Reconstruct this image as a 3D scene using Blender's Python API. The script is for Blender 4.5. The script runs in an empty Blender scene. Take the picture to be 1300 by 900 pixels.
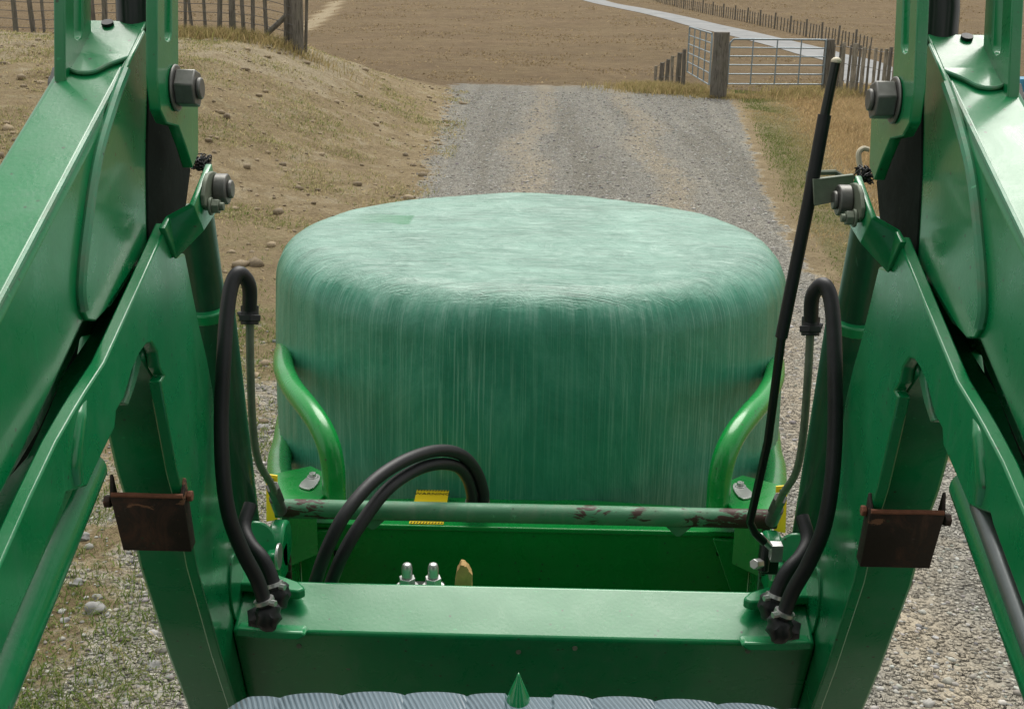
import bpy, bmesh, math, random
import numpy as np
from mathutils import Vector, Matrix
R = math.radians
random.seed(7); rng = np.random.default_rng(7)
S = bpy.context.scene
C = S.collection

# ------------------------------------------------------------------ camera
F = 1500.0                                   # focal length in photo pixels (1300 wide)
CAM = Vector((0, 0, 2.6))
pitch, yaw, roll = R(17.5), R(0.84), R(0.9)
fw = Vector((-math.sin(yaw)*math.cos(pitch), math.cos(yaw)*math.cos(pitch), -math.sin(pitch)))
rt0 = Vector((math.cos(yaw), math.sin(yaw), 0))
up0 = rt0.cross(fw)
rt = rt0*math.cos(roll) + up0*math.sin(roll)
up = up0*math.cos(roll) - rt0*math.sin(roll)
cam = bpy.data.cameras.new('camera'); co = bpy.data.objects.new('camera', cam); C.objects.link(co)
cam.sensor_width = 36; cam.lens = 36*F/1300; cam.clip_start = 0.05; cam.clip_end = 3000
co.matrix_world = Matrix(((rt.x, up.x, -fw.x, CAM.x), (rt.y, up.y, -fw.y, CAM.y), (rt.z, up.z, -fw.z, CAM.z), (0, 0, 0, 1)))
S.camera = co
cam.dof.use_dof = False

# ------------------------------------------------------------------ light
SUN_EL, SUN_AZ = R(58), R(5)               # azimuth from +Y towards +X
w = bpy.data.worlds.new('World'); S.world = w; w.use_nodes = True
nt = w.node_tree; nd = nt.nodes; lk = nt.links
bg = nd['Background']
sky = nd.new('ShaderNodeTexSky'); sky.sky_type = 'NISHITA'; sky.sun_disc = False
sky.sun_elevation = SUN_EL; sky.sun_rotation = SUN_AZ; sky.dust_density = 4.0; sky.air_density = 1.4
hs = nd.new('ShaderNodeHueSaturation'); hs.inputs['Saturation'].default_value = 0.15
lk.new(sky.outputs[0], hs.inputs['Color'])
tc = nd.new('ShaderNodeTexCoord'); mp = nd.new('ShaderNodeMapping'); mp.inputs['Scale'].default_value = (1, 1, 2.5)
cn = nd.new('ShaderNodeTexNoise'); cn.inputs['Scale'].default_value = 2.3; cn.inputs['Detail'].default_value = 6; cn.inputs['Roughness'].default_value = 0.6
cr = nd.new('ShaderNodeValToRGB'); cr.color_ramp.elements[0].position = 0.38; cr.color_ramp.elements[1].position = 0.62
mx = nd.new('ShaderNodeMixRGB'); mx.inputs['Color2'].default_value = (13.6, 13.5, 13.0, 1)
lk.new(tc.outputs['Generated'], mp.inputs[0]); lk.new(mp.outputs[0], cn.inputs[0]); lk.new(cn.outputs['Fac'], cr.inputs[0])
lk.new(cr.outputs[0], mx.inputs['Fac']); lk.new(hs.outputs[0], mx.inputs['Color1']); lk.new(mx.outputs[0], bg.inputs['Color'])
bg.inputs['Strength'].default_value = 0.072
sd = bpy.data.lights.new('sun', 'SUN'); sd.energy = 3.3; sd.angle = R(44); sd.color = (1, 0.96, 0.9)
so = bpy.data.objects.new('sun', sd); C.objects.link(so)
sv = Vector((math.sin(SUN_AZ)*math.cos(SUN_EL), math.cos(SUN_AZ)*math.cos(SUN_EL), math.sin(SUN_EL)))
so.rotation_euler = sv.to_track_quat('Z', 'Y').to_euler()
S.view_settings.view_transform = 'Standard'; S.view_settings.look = 'None'
S.view_settings.exposure = 0.10; S.view_settings.gamma = 1
S.render.engine = 'CYCLES'

# ------------------------------------------------------------------ pixel -> space helpers (photo measurements)
def ray(px, py): return fw + rt*((px-650)/F) + up*((450-py)/F)
def at(px, py, d): return CAM + ray(px, py)*d
def onX(px, py, X): r = ray(px, py); return CAM + r*(X/r.x)
def onY(px, py, Y): r = ray(px, py); return CAM + r*(Y/r.y)
def onZ(px, py, Z): r = ray(px, py); return CAM + r*((Z-CAM.z)/r.z)

# ------------------------------------------------------------------ materials
def mat(name):
    m = bpy.data.materials.new(name); m.use_nodes = True
    return m, m.node_tree.nodes, m.node_tree.links, m.node_tree.nodes['Principled BSDF']
def N(n, t, **kw):
    x = n.new(t)
    for k, v in kw.items():
        if k in x.inputs: x.inputs[k].default_value = v
        else: setattr(x, k, v)
    return x
def ramp(n, l, src, stops):
    r = n.new('ShaderNodeValToRGB'); e = r.color_ramp.elements
    while len(e) > 1: e.remove(e[0])
    e[0].position = stops[0][0]; e[0].color = (*stops[0][1], 1)
    for p, c in stops[1:]:
        q = e.new(p); q.color = (*c, 1)
    l.new(src, r.inputs[0]); return r.outputs[0]
def mix(n, l, fac, a, b, typ='MIX'):
    m = n.new('ShaderNodeMixRGB'); m.blend_type = typ
    for i, v in zip((0, 1, 2), (fac, a, b)):
        if hasattr(v, 'links'): l.new(v, m.inputs[i])
        elif i == 0: m.inputs[0].default_value = v
        else: m.inputs[i].default_value = (*v, 1)
    return m.outputs[0]
def noise(n, l, vec, scale, detail=4, rough=0.55, dist=0):
    x = N(n, 'ShaderNodeTexNoise', Scale=scale, Detail=detail, Roughness=rough, Distortion=dist)
    if vec is not None: l.new(vec, x.inputs['Vector'])
    return x.outputs['Fac']
def vmap(n, l, vec, scale=(1, 1, 1), rot=(0, 0, 0)):
    m = n.new('ShaderNodeMapping'); m.inputs['Scale'].default_value = scale; m.inputs['Rotation'].default_value = rot
    l.new(vec, m.inputs[0]); return m.outputs[0]
def bump(n, l, h, strength, dist, prev=None):
    b = N(n, 'ShaderNodeBump', Strength=strength, Distance=dist); l.new(h, b.inputs['Height'])
    if prev is not None: l.new(prev, b.inputs['Normal'])
    return b.outputs[0]
K = (0, 0, 0); W1 = (1, 1, 1)

def paint(name, col, rough=0.3, dirt=0.35, chips=0.0, dusty=(0.16, 0.2, 0.13), coat=0.35, chipcol=(0.045, 0.018, 0.012), scratch=0.5, ends=0):
    m, n, l, b = mat(name)
    g = n.new('ShaderNodeTexCoord').outputs['Object']
    a = noise(n, l, g, 5, 5, 0.6, 0.4)
    c = mix(n, l, a, tuple(x*0.82 for x in col), tuple(x*1.15 for x in col))
    d1 = noise(n, l, g, 14, 8, 0.72, 0.8)
    df = ramp(n, l, d1, [(0.48, K), (0.75, (dirt,)*3)])
    c = mix(n, l, df, c, dusty)
    # dried run-off streaks and sparse specks of mud
    st = noise(n, l, vmap(n, l, g, (38, 38, 2.2)), 1.0, 4, 0.6, 0.3)
    c = mix(n, l, mix(n, l, 1, ramp(n, l, st, [(0.55, K), (0.72, (dirt*1.3,)*3)]), ramp(n, l, a, [(0.42, K), (0.6, W1)]), 'MULTIPLY'), c, dusty)
    sp = N(n, 'ShaderNodeTexVoronoi', Scale=55.0); l.new(g, sp.inputs['Vector'])
    c = mix(n, l, mix(n, l, 1, ramp(n, l, sp.outputs['Distance'], [(0.10, (.8,)*3), (0.16, K)]), ramp(n, l, d1, [(0.50, K), (0.56, W1)]), 'MULTIPLY'), c, (0.03, 0.045, 0.025))
    # fine scratches: stretched noise in two directions
    s1 = noise(n, l, vmap(n, l, g, (60, 300, 14), (0.5, 0.2, 0)), 1.0, 3, 0.5)
    sf = ramp(n, l, s1, [(0.70, K), (0.735, (scratch,)*3)])
    c = mix(n, l, sf, c, tuple(min(1, x*2.2+0.05) for x in col))
    if chips > 0:
        v = noise(n, l, vmap(n, l, g, (0.45, 1.3, 1.3)), 60, 6, 0.7, 0.9)
        q = noise(n, l, g, 7.0, 3, 0.6)
        k = n.new('ShaderNodeMath'); k.operation = 'MULTIPLY'; l.new(v, k.inputs[0]); l.new(q, k.inputs[1])
        if ends:                                  # more wear towards the two ends
            sx = n.new('ShaderNodeSeparateXYZ'); l.new(g, sx.inputs[0]); ab = n.new('ShaderNodeMath'); ab.operation = 'ABSOLUTE'; l.new(sx.outputs['X'], ab.inputs[0])
            mr = n.new('ShaderNodeMapRange'); mr.inputs['From Min'].default_value = .25; mr.inputs['From Max'].default_value = .47; mr.inputs['To Max'].default_value = ends; l.new(ab.outputs[0], mr.inputs['Value'])
            k2 = n.new('ShaderNodeMath'); k2.operation = 'ADD'; l.new(k.outputs[0], k2.inputs[0]); l.new(mr.outputs[0], k2.inputs[1]); k = k2
        cf = ramp(n, l, k.outputs[0], [(0.345-chips*0.1, K), (0.36-chips*0.1, W1)])
        c = mix(n, l, cf, c, chipcol)
    l.new(c, b.inputs['Base Color'])
    rr = ramp(n, l, d1, [(0.3, (rough*0.8,)*3), (0.8, (min(1, rough*1.9),)*3)])
    l.new(rr, b.inputs['Roughness'])
    b.inputs['Coat Weight'].default_value = coat; b.inputs['Coat Roughness'].default_value = 0.14; b.inputs['Coat IOR'].default_value = 1.5; b.inputs['Specular IOR Level'].default_value = 0.42
    nb = bump(n, l, noise(n, l, g, 3.2, 2, 0.5), 0.25, 0.05)
    nb = bump(n, l, noise(n, l, g, 180, 2, 0.5), 0.10, 0.002, nb)
    l.new(nb, b.inputs['Normal'])
    return m
M = {}
M['loader'] = paint('loader_green', (0.002, 0.220, 0.068), 0.26, 0.30, dusty=(0.07, 0.22, 0.13), coat=0.6, scratch=.35)
M['loader_shaded'] = paint('loader_green_shaded', (0.004, 0.055, 0.024), 0.38, 0.3, 0.0, dusty=(0.05, 0.09, 0.06))  # darker copy of the loader green: shade on the ram put into the colour
M['weld'] = paint('weld_bead_green', (0.05, 0.26, 0.13), 0.4, 0.9)
M['clamp'] = paint('clamp_green', (0.002, 0.26, 0.040), 0.24, 0.10, 0, (0.05, 0.2, 0.08), scratch=0.15)
M['worn_pipe'] = paint('worn_green_pipe', (0.06, 0.21, 0.11), 0.5, 0.8, 0.02, (0.2, 0.24, 0.18), 0.05, ends=.12)
M['cavity'] = paint('grimy_cavity_shade', (0.004, 0.009, 0.006), 0.85, 0.25, 0.0, (0.02, 0.02, 0.014), 0, scratch=.1); M['cavity'].node_tree.nodes['Principled BSDF'].inputs['Specular IOR Level'].default_value = .15  # near-black: grime on the knuckle, shade painted for the gap and holes

def simple(name, col, rough, metal=0.0, var=0.3, sc=30, bumpd=0.0, coat=0):
    m, n, l, b = mat(name); g = n.new('ShaderNodeTexCoord').outputs['Object']
    v = noise(n, l, g, sc, 6, 0.65, 0.3)
    l.new(mix(n, l, v, tuple(x*(1-var) for x in col), tuple(min(1, x*(1+var)) for x in col)), b.inputs['Base Color'])
    b.inputs['Roughness'].default_value = rough; b.inputs['Metallic'].default_value = metal; b.inputs['Coat Weight'].default_value = coat
    if bumpd: l.new(bump(n, l, v, 0.6, bumpd), b.inputs['Normal'])
    return m
M['rubber'] = simple('black_rubber', (0.012, 0.013, 0.015), 0.5, 0, 0.5, 60, 0.0006)
M['blackrod'] = simple('black_ram_tube', (0.006, 0.012, 0.009), 0.3, 0, 0.4, 20)
M['chrome'] = simple('chrome_rod', (0.6, 0.62, 0.64), 0.18, 1, 0.1)
M['glint_grey'] = simple('ram_glint_grey', (0.22, 0.24, 0.24), 0.35, 0.7, 0.25)
M['zinc'] = simple('zinc_plate', (0.55, 0.56, 0.55), 0.38, 0.85, 0.25, 50, 0.0005)
M['steel'] = simple('dull_steel', (0.17, 0.17, 0.16), 0.45, 0.6, 0.45, 60, 0.0008)
M['greysteel'] = simple('olive_grey_steel', (0.16, 0.19, 0.14), 0.5, 0.2, 0.5, 50, 0.0008)
M['rust'] = paint('brown_rust', (0.020, 0.013, 0.009), 0.6, 0.9, 0.28, (0.11, 0.05, 0.03), 0.0, chipcol=(0.18, 0.085, 0.045), scratch=.2)
M['rustbright'] = simple('orange_rust', (0.20, 0.075, 0.04), 0.8, 0, 0.6, 80, 0.001)
M['wood'] = simple('splintered_wood', (0.42, 0.27, 0.10), 0.8, 0, 0.6, 40, 0.004)
M['yellow'] = simple('label_yellow', (0.85, 0.62, 0.01), 0.4, 0, 0.08)
M['ink'] = simple('label_black', (0.01, 0.01, 0.01), 0.5, 0, 0.1)
M['tip'] = simple('pale_rod_tip', (0.62, 0.56, 0.42), 0.6, 0, 0.2)
M['blue'] = simple('blue_plastic', (0.03, 0.22, 0.38), 0.4, 0, 0.15)
M['gatesteel'] = simple('galvanised_gate', (0.27, 0.33, 0.36), 0.45, 0.5, 0.25, 20)
M['wire'] = simple('fence_wire', (0.2, 0.19, 0.18), 0.6, 0.6, 0.3)
def timber(name, col, dark):
    m, n, l, b = mat(name); g = n.new('ShaderNodeTexCoord').outputs['Object']
    v = noise(n, l, vmap(n, l, g, (18, 18, 2.2)), 1.6, 7, 0.7, 0.6)
    q = noise(n, l, g, 5, 5, 0.7)
    c = ramp(n, l, v, [(0.3, dark), (0.52, col), (0.8, tuple(x*1.5 for x in col))])
    c = mix(n, l, ramp(n, l, q, [(0.45, K), (0.7, (0.6,)*3)]), c, (0.13, 0.13, 0.09))
    l.new(c, b.inputs['Base Color']); b.inputs['Roughness'].default_value = 0.9
    l.new(bump(n, l, v, 0.8, 0.02), b.inputs['Normal']); return m
M['timber'] = timber('weathered_timber', (0.18, 0.165, 0.14), (0.03, 0.025, 0.02))
M['timber_pale'] = timber('pale_batten_timber', (0.34, 0.31, 0.25), (0.07, 0.06, 0.05))

# bale film
def film():
    m, n, l, b = mat('stretch_film')
    uv = n.new('ShaderNodeUVMap').outputs[0]; g = n.new('ShaderNodeTexCoord').outputs['Object']
    s1 = noise(n, l, vmap(n, l, uv, (210, 1.3, 1)), 1, 7, 0.72, 0.35)
    s2 = noise(n, l, vmap(n, l, uv, (900, 3.0, 1)), 1, 3, 0.6, 0.3)
    s3 = noise(n, l, vmap(n, l, uv, (26, 3.5, 1)), 1, 7, 0.72, 0.8)
    base = ramp(n, l, s3, [(0.3, (0.018, 0.205, 0.120)), (0.5, (0.036, 0.275, 0.170)), (0.7, (0.085, 0.36, 0.24))])
    # milky lines where the film is pulled thin and folded over itself
    k = ramp(n, l, s1, [(0.54, K), (0.63, (0.45,)*3)])
    k2 = ramp(n, l, s2, [(0.55, K), (0.61, (0.55,)*3)])
    patch = ramp(n, l, noise(n, l, vmap(n, l, uv, (9, 1.1, 1)), 1, 3, 0.5), [(0.4, (0.25,)*3), (0.62, W1)])
    f = mix(n, l, 1, mix(n, l, 1, k, k2, 'ADD'), patch, 'MULTIPLY')
    # long diagonal pulls and criss-cross lines on the flat end
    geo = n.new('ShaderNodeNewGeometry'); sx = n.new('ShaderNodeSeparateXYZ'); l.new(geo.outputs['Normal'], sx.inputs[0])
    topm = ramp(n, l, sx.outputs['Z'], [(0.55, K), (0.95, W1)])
    f = mix(n, l, 1, f, ramp(n, l, sx.outputs['Z'], [(0.35, W1), (0.85, K)]), 'MULTIPLY')
    c = mix(n, l, f, base, (0.24, 0.50, 0.37))
    t1 = noise(n, l, vmap(n, l, g, (4, 20, 1), (0, 0, R(-58))), 1, 7, 0.7, 2.0)
    t2 = noise(n, l, vmap(n, l, g, (5, 34, 1), (0, 0, R(40))), 1, 7, 0.7, 2.2)
    t3 = noise(n, l, g, 3.2, 5, 0.6, 1.2)
    cru = noise(n, l, g, 13, 9, 0.74, 1.6)
    def thin(rot, a, b_): return ramp(n, l, noise(n, l, vmap(n, l, g, (a, b_, 1), (0, 0, R(rot))), 1, 2, 0.5, 0.5), [(0.485, K), (0.497, (.8,)*3), (0.51, K)])
    ln = mix(n, l, 1, mix(n, l, 1, thin(-50, 1.6, 26), thin(-62, 2.2, 34), 'ADD'), thin(35, 1.5, 22), 'ADD')
    lnm = mix(n, l, 1, ln, ramp(n, l, noise(n, l, g, 4, 3, .6), [(0.45, K), (0.6, W1)]), 'MULTIPLY')
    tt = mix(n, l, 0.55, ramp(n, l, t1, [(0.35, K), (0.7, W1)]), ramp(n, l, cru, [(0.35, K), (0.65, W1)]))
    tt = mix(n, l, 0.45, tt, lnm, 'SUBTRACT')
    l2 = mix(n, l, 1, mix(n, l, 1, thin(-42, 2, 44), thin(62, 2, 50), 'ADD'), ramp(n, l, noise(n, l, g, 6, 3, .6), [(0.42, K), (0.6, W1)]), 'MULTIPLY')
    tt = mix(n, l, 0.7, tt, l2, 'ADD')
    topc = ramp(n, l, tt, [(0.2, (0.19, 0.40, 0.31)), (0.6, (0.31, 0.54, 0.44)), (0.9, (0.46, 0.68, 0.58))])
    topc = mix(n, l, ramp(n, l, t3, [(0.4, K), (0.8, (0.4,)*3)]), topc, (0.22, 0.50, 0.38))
    # flat end: overlaid wraps, plus sky sheen painted in as paler colour; strands reach over the rim
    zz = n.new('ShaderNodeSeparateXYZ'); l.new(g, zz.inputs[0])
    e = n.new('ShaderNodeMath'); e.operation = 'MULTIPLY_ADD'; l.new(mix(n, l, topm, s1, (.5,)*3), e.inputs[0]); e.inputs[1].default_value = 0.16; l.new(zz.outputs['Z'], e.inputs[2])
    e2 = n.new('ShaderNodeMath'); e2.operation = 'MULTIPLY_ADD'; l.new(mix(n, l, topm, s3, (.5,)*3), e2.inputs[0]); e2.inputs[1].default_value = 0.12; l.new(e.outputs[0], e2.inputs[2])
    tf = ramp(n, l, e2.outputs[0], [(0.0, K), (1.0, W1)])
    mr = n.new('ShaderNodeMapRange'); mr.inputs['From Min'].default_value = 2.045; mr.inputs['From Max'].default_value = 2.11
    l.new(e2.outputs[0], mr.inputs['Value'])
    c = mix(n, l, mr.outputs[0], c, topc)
    # the loose darker film tail stuck on the far left of the flat end
    q0, q1 = onZ(447, 275, 1.99), onZ(527, 262, 1.99)
    def step(src, a, b_):
        r = n.new('ShaderNodeMapRange'); r.inputs['From Min'].default_value = a; r.inputs['From Max'].default_value = b_; l.new(src, r.inputs['Value']); return r.outputs[0]
    ins = mix(n, l, 1, step(zz.outputs['X'], q0.x-.03, q0.x+.14), step(zz.outputs['X'], q1.x+.006, q1.x-.002), 'MULTIPLY')
    yj = n.new('ShaderNodeMath'); yj.operation = 'MULTIPLY_ADD'; l.new(t3, yj.inputs[0]); yj.inputs[1].default_value = .16; l.new(zz.outputs['Y'], yj.inputs[2])
    ins = mix(n, l, 1, ins, mix(n, l, 1, step(yj.outputs[0], q0.y+.085, q0.y+.095), step(yj.outputs[0], q1.y+.060, q1.y+.050), 'MULTIPLY'), 'MULTIPLY')
    ins = mix(n, l, 1, ins, (.85,)*3, 'MULTIPLY')
    c = mix(n, l, ins, c, (0.035, 0.30, 0.13))
    l.new(c, b.inputs['Base Color'])
    b.inputs['Roughness'].default_value = 0.38; b.inputs['Coat Weight'].default_value = 0.25; b.inputs['Coat Roughness'].default_value = 0.2
    inv = ramp(n, l, sx.outputs['Z'], [(0.5, W1), (0.9, K)]); s1b = mix(n, l, 1, s1, inv, 'MULTIPLY'); s2b = mix(n, l, 1, s2, inv, 'MULTIPLY')
    nb = bump(n, l, s1b, 0.6, 0.008); nb = bump(n, l, s2b, 0.5, 0.004, nb); nb = bump(n, l, noise(n, l, g, 28, 6, .7, 1.0), 0.35, 0.008, nb); 
    h = mix(n, l, topm, (0.5,)*3, tt); nb = bump(n, l, h, 0.9, 0.009, nb)
    l.new(nb, b.inputs['Normal'])
    return m
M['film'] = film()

def grille():
    m, n, l, b = mat('hood_screen')
    g = n.new('ShaderNodeTexCoord').outputs['Object']
    wv = N(n, 'ShaderNodeTexWave', Scale=95.0, Distortion=0.6, Detail=1.0); wv.bands_direction = 'DIAGONAL'
    l.new(vmap(n, l, g, (1, 0.35, 0.0)), wv.inputs['Vector'])
    q = noise(n, l, g, 9, 4, 0.6)
    lines = ramp(n, l, wv.outputs['Fac'], [(0.15, (0.045, 0.07, 0.09)), (0.45, (0.14, 0.19, 0.23))])
    c = mix(n, l, ramp(n, l, q, [(0.3, K), (0.65, (0.55,)*3)]), lines, (0.17, 0.235, 0.275))  # blue-grey is sky reflection on a dark mesh, put into the base colour
    l.new(c, b.inputs['Base Color']); b.inputs['Roughness'].default_value = 0.35
    l.new(bump(n, l, wv.outputs['Fac'], 0.6, 0.002), b.inputs['Normal'])
    return m
M['grille'] = grille()

def ground():
    m, n, l, b = mat('ground')
    g = n.new('ShaderNodeTexCoord').outputs['Object']
    def attr(a):
        x = n.new('ShaderNodeAttribute'); x.attribute_name = a; return x.outputs['Fac']
    nf = noise(n, l, g, 22, 8, 0.75); nm = noise(n, l, g, 2.4, 7, 0.7, 0.4); nl = noise(n, l, g, 0.25, 5, 0.6, 0.5)
    def mask(a, amt=2.0, lo=0.38, hi=0.66):     # ragged edge
        u = n.new('ShaderNodeMath'); u.operation = 'SUBTRACT'; l.new(nm, u.inputs[0]); u.inputs[1].default_value = 0.5
        v = n.new('ShaderNodeMath'); v.operation = 'MULTIPLY_ADD'; l.new(u.outputs[0], v.inputs[0]); v.inputs[1].default_value = amt; l.new(attr(a), v.inputs[2])
        return ramp(n, l, v.outputs[0], [(lo, K), (hi, W1)])
    # base: dry close-grazed soil and grass
    soil = ramp(n, l, nf, [(0.28, (0.13, 0.095, 0.058)), (0.45, (0.30, 0.235, 0.15)), (0.68, (0.56, 0.46, 0.31))])
    pad = ramp(n, l, nm, [(0.3, (0.21, 0.155, 0.09)), (0.5, (0.34, 0.265, 0.165)), (0.7, (0.50, 0.41, 0.27))])
    c = mix(n, l, 0.55, soil, pad)
    olive = ramp(n, l, nf, [(0.3, (0.08, 0.085, 0.03)), (0.65, (0.30, 0.27, 0.13))])
    c = mix(n, l, mask('grass', 1.5, .4, .9), c, olive)
    pale = ramp(n, l, nf, [(0.3, (0.28, 0.23, 0.16)), (0.7, (0.56, 0.48, 0.36))])
    c = mix(n, l, mask('pale'), c, pale)
    # far field tones: bands running across the slope
    bands = noise(n, l, vmap(n, l, g, (0.10, 0.14, 0.5)), 1, 10, 0.75, 0.5)
    fieldc = ramp(n, l, bands, [(0.34, (0.17, 0.12, 0.07)), (0.5, (0.22, 0.16, 0.095)), (0.66, (0.28, 0.21, 0.13))])
    fieldc = mix(n, l, ramp(n, l, nl, [(0.35, K), (0.65, (0.5,)*3)]), fieldc, (0.25, 0.20, 0.11))
    fieldc = mix(n, l, ramp(n, l, nm, [(0.3, (0.3,)*3), (0.7, K)]), fieldc, (0.10, 0.07, 0.04))
    fb = noise(n, l, g, 0.9, 8, 0.8, 0.3); fieldc = mix(n, l, ramp(n, l, fb, [(0.32, (.7,)*3), (0.5, K)]), fieldc, (0.12, 0.085, 0.045)); fieldc = mix(n, l, ramp(n, l, fb, [(0.52, K), (0.7, (.6,)*3)]), fieldc, (0.36, 0.28, 0.17))
    fieldc = mix(n, l, 1, fieldc, (0.84, 0.81, 0.80), 'MULTIPLY')
    c = mix(n, l, attr('field'), c, fieldc)
    c = mix(n, l, mask('straw', 0.5), c, ramp(n, l, nm, [(0.3, (0.31, 0.235, 0.13)), (0.7, (0.45, 0.35, 0.21))]))
    # gravel
    vo = N(n, 'ShaderNodeTexVoronoi', Scale=38.0); l.new(g, vo.inputs['Vector'])
    vo2 = N(n, 'ShaderNodeTexVoronoi', Scale=85.0); l.new(g, vo2.inputs['Vector'])
    st = ramp(n, l, vo.outputs['Color'], [(0.1, (0.20, 0.195, 0.17)), (0.5, (0.42, 0.41, 0.36)), (0.9, (0.66, 0.64, 0.56))])
    st2 = ramp(n, l, vo2.outputs['Color'], [(0.1, (0.20, 0.19, 0.165)), (0.5, (0.41, 0.395, 0.345)), (0.9, (0.62, 0.60, 0.52))])
    gr = mix(n, l, 0.5, st, st2)
    edge = ramp(n, l, vo.outputs['Distance'], [(0.3, W1), (0.7, (0.55,)*3)])
    gr = mix(n, l, 0.8, gr, edge, 'MULTIPLY')
    gr = mix(n, l, ramp(n, l, nm, [(0.5, K), (0.75, (0.3,)*3)]), gr, (0.36, 0.31, 0.235))
    lanes = noise(n, l, vmap(n, l, g, (1.5, 0.07, 0.5)), 1, 3, 0.6, 0.4)
    gr = mix(n, l, ramp(n, l, lanes, [(0.40, (.65,)*3), (0.5, K)]), gr, mix(n, l, 1, gr, (0.76, 0.745, 0.70), 'MULTIPLY'))
    gr = mix(n, l, ramp(n, l, lanes, [(0.52, K), (0.62, (.35,)*3)]), gr, (0.46, 0.43, 0.35))
    gr = mix(n, l, mask('track', 0.9, 0.35, 0.9), gr, (0.45, 0.39, 0.29))
    gm = mask('gravel')
    c = mix(n, l, 1, c, (0.87, 0.86, 0.77), 'MULTIPLY')
    c = mix(n, l, gm, c, gr)
    l.new(c, b.inputs['Base Color']); b.inputs['Roughness'].default_value = 0.95; b.inputs['Specular IOR Level'].default_value = 0.2
    hb = mix(n, l, gm, nf, ramp(n, l, vo.outputs['Distance'], [(0.0, W1), (0.7, K)]))
    nb = bump(n, l, nm, 0.9, 0.16); nb = bump(n, l, hb, 1.0, 0.05, nb)
    l.new(nb, b.inputs['Normal'])
    return m
M['ground'] = ground()
def attrmat(name, aname, rough=0.9, var=0.0):
    m, n, l, b = mat(name); x = n.new('ShaderNodeAttribute'); x.attribute_name = aname
    c = x.outputs['Color']
    if var: c = mix(n, l, ramp(n, l, noise(n, l, n.new('ShaderNodeTexCoord').outputs['Object'], 60, 4, 0.6), [(0.35, K), (0.7, (var,)*3)]), c, (0.07, 0.065, 0.06))
    l.new(c, b.inputs['Base Color']); b.inputs['Roughness'].default_value = rough; b.inputs['Specular IOR Level'].default_value = 0.25
    return m
M['blade'] = attrmat('grass_blades', 'col')
_n = M['blade'].node_tree; _t = _n.nodes.new('ShaderNodeBsdfTranslucent'); _m = _n.nodes.new('ShaderNodeMixShader'); _m.inputs[0].default_value = .5
_p = _n.nodes['Principled BSDF']; _n.links.new(_p.inputs['Base Color'].links[0].from_socket, _t.inputs['Color'])
_n.links.new(_p.outputs[0], _m.inputs[1]); _n.links.new(_t.outputs[0], _m.inputs[2]); _n.links.new(_m.outputs[0], _n.nodes['Material Output'].inputs['Surface'])
M['pebble'] = attrmat('pebbles', 'col', 0.85, 0.5)
M['stone'] = simple('field_stone', (0.26, 0.26, 0.25), 0.85, 0, 0.45, 25, 0.004)
def farroad():
    m, n, l, b = mat('sealed_road'); g = n.new('ShaderNodeTexCoord').outputs['Object']
    l.new(mix(n, l, ramp(n, l, noise(n, l, g, 0.5, 8, 0.75), [(0.3, K), (0.7, W1)]), (0.16, 0.17, 0.175), (0.29, 0.295, 0.29)), b.inputs['Base Color']); b.inputs['Roughness'].default_value = 0.85; return m
M['farroad'] = farroad()

# ------------------------------------------------------------------ object helpers
OFF = {}
def link(name, me, m, parent=None):
    o = bpy.data.objects.new(name, me); C.objects.link(o)
    if m is not None and not me.materials: me.materials.append(M[m] if isinstance(m, str) else m)
    if parent is not None:
        o.parent = parent; o.location = -OFF[parent.name]; 
    OFF[o.name] = Vector((0, 0, 0))
    return o
def thing(name, label, cat, loc, group=None):
    o = bpy.data.objects.new(name, None); C.objects.link(o); o.empty_display_size = 0.1
    o.location = loc; o['label'] = label; o['category'] = cat
    if group: o['group'] = group
    OFF[o.name] = Vector(loc); return o
def tag(o, label, cat, group=None):
    o['label'] = label; o['category'] = cat
    if group: o['group'] = group
    return o
def fin(bm, name, m, parent=None, bevel=0.0, smooth=True, seg=2, mirror=False, solid=0):
    """turn a bmesh into one object (optionally the mirror image across the tractor's middle plane)"""
    if mirror:
        bmesh.ops.transform(bm, matrix=Matrix.Scale(-1, 4, Vector((1, 0, 0))), verts=bm.verts)
        bmesh.ops.reverse_faces(bm, faces=bm.faces)
    me = bpy.data.meshes.new(name); bm.to_mesh(me); bm.free()
    o = link(name, me, m, parent)
    if solid:
        s = o.modifiers.new('solid', 'SOLIDIFY'); s.thickness = solid; s.offset = 0
    if bevel:
        s = o.modifiers.new('bevel', 'BEVEL'); s.width = bevel; s.segments = seg; s.limit_method = 'ANGLE'; s.angle_limit = R(32); s.harden_normals = False
    if smooth:
        me.polygons.foreach_set('use_smooth', [True]*len(me.polygons))
        me.update()
        try: me.set_sharp_from_angle(angle=R(38))
        except Exception: pass
    return o
def b_join(*bms):
    out = bmesh.new()
    for b in bms:
        me = bpy.data.meshes.new('tmp'); b.to_mesh(me); b.free(); out.from_mesh(me); bpy.data.meshes.remove(me)
    return out
def b_poly(pts, ext, holes=()):
    """flat outline (list of 3D points) with holes, extruded by the vector ext"""
    bm = bmesh.new(); edges = []
    for loop in (pts,) + tuple(holes):
        vs = [bm.verts.new(p) for p in loop]
        for i in range(len(vs)): edges.append(bm.edges.new((vs[i], vs[(i+1) % len(vs)])))
    bmesh.ops.triangle_fill(bm, edges=edges, use_beauty=True, use_dissolve=False)
    ret = bmesh.ops.extrude_face_region(bm, geom=bm.faces[:])
    bmesh.ops.translate(bm, vec=Vector(ext), verts=[v for v in ret['geom'] if isinstance(v, bmesh.types.BMVert)])
    bmesh.ops.recalc_face_normals(bm, faces=bm.faces[:])
    bmesh.ops.dissolve_limit(bm, angle_limit=R(0.5), verts=bm.verts[:], edges=bm.edges[:])
    return bm
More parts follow.
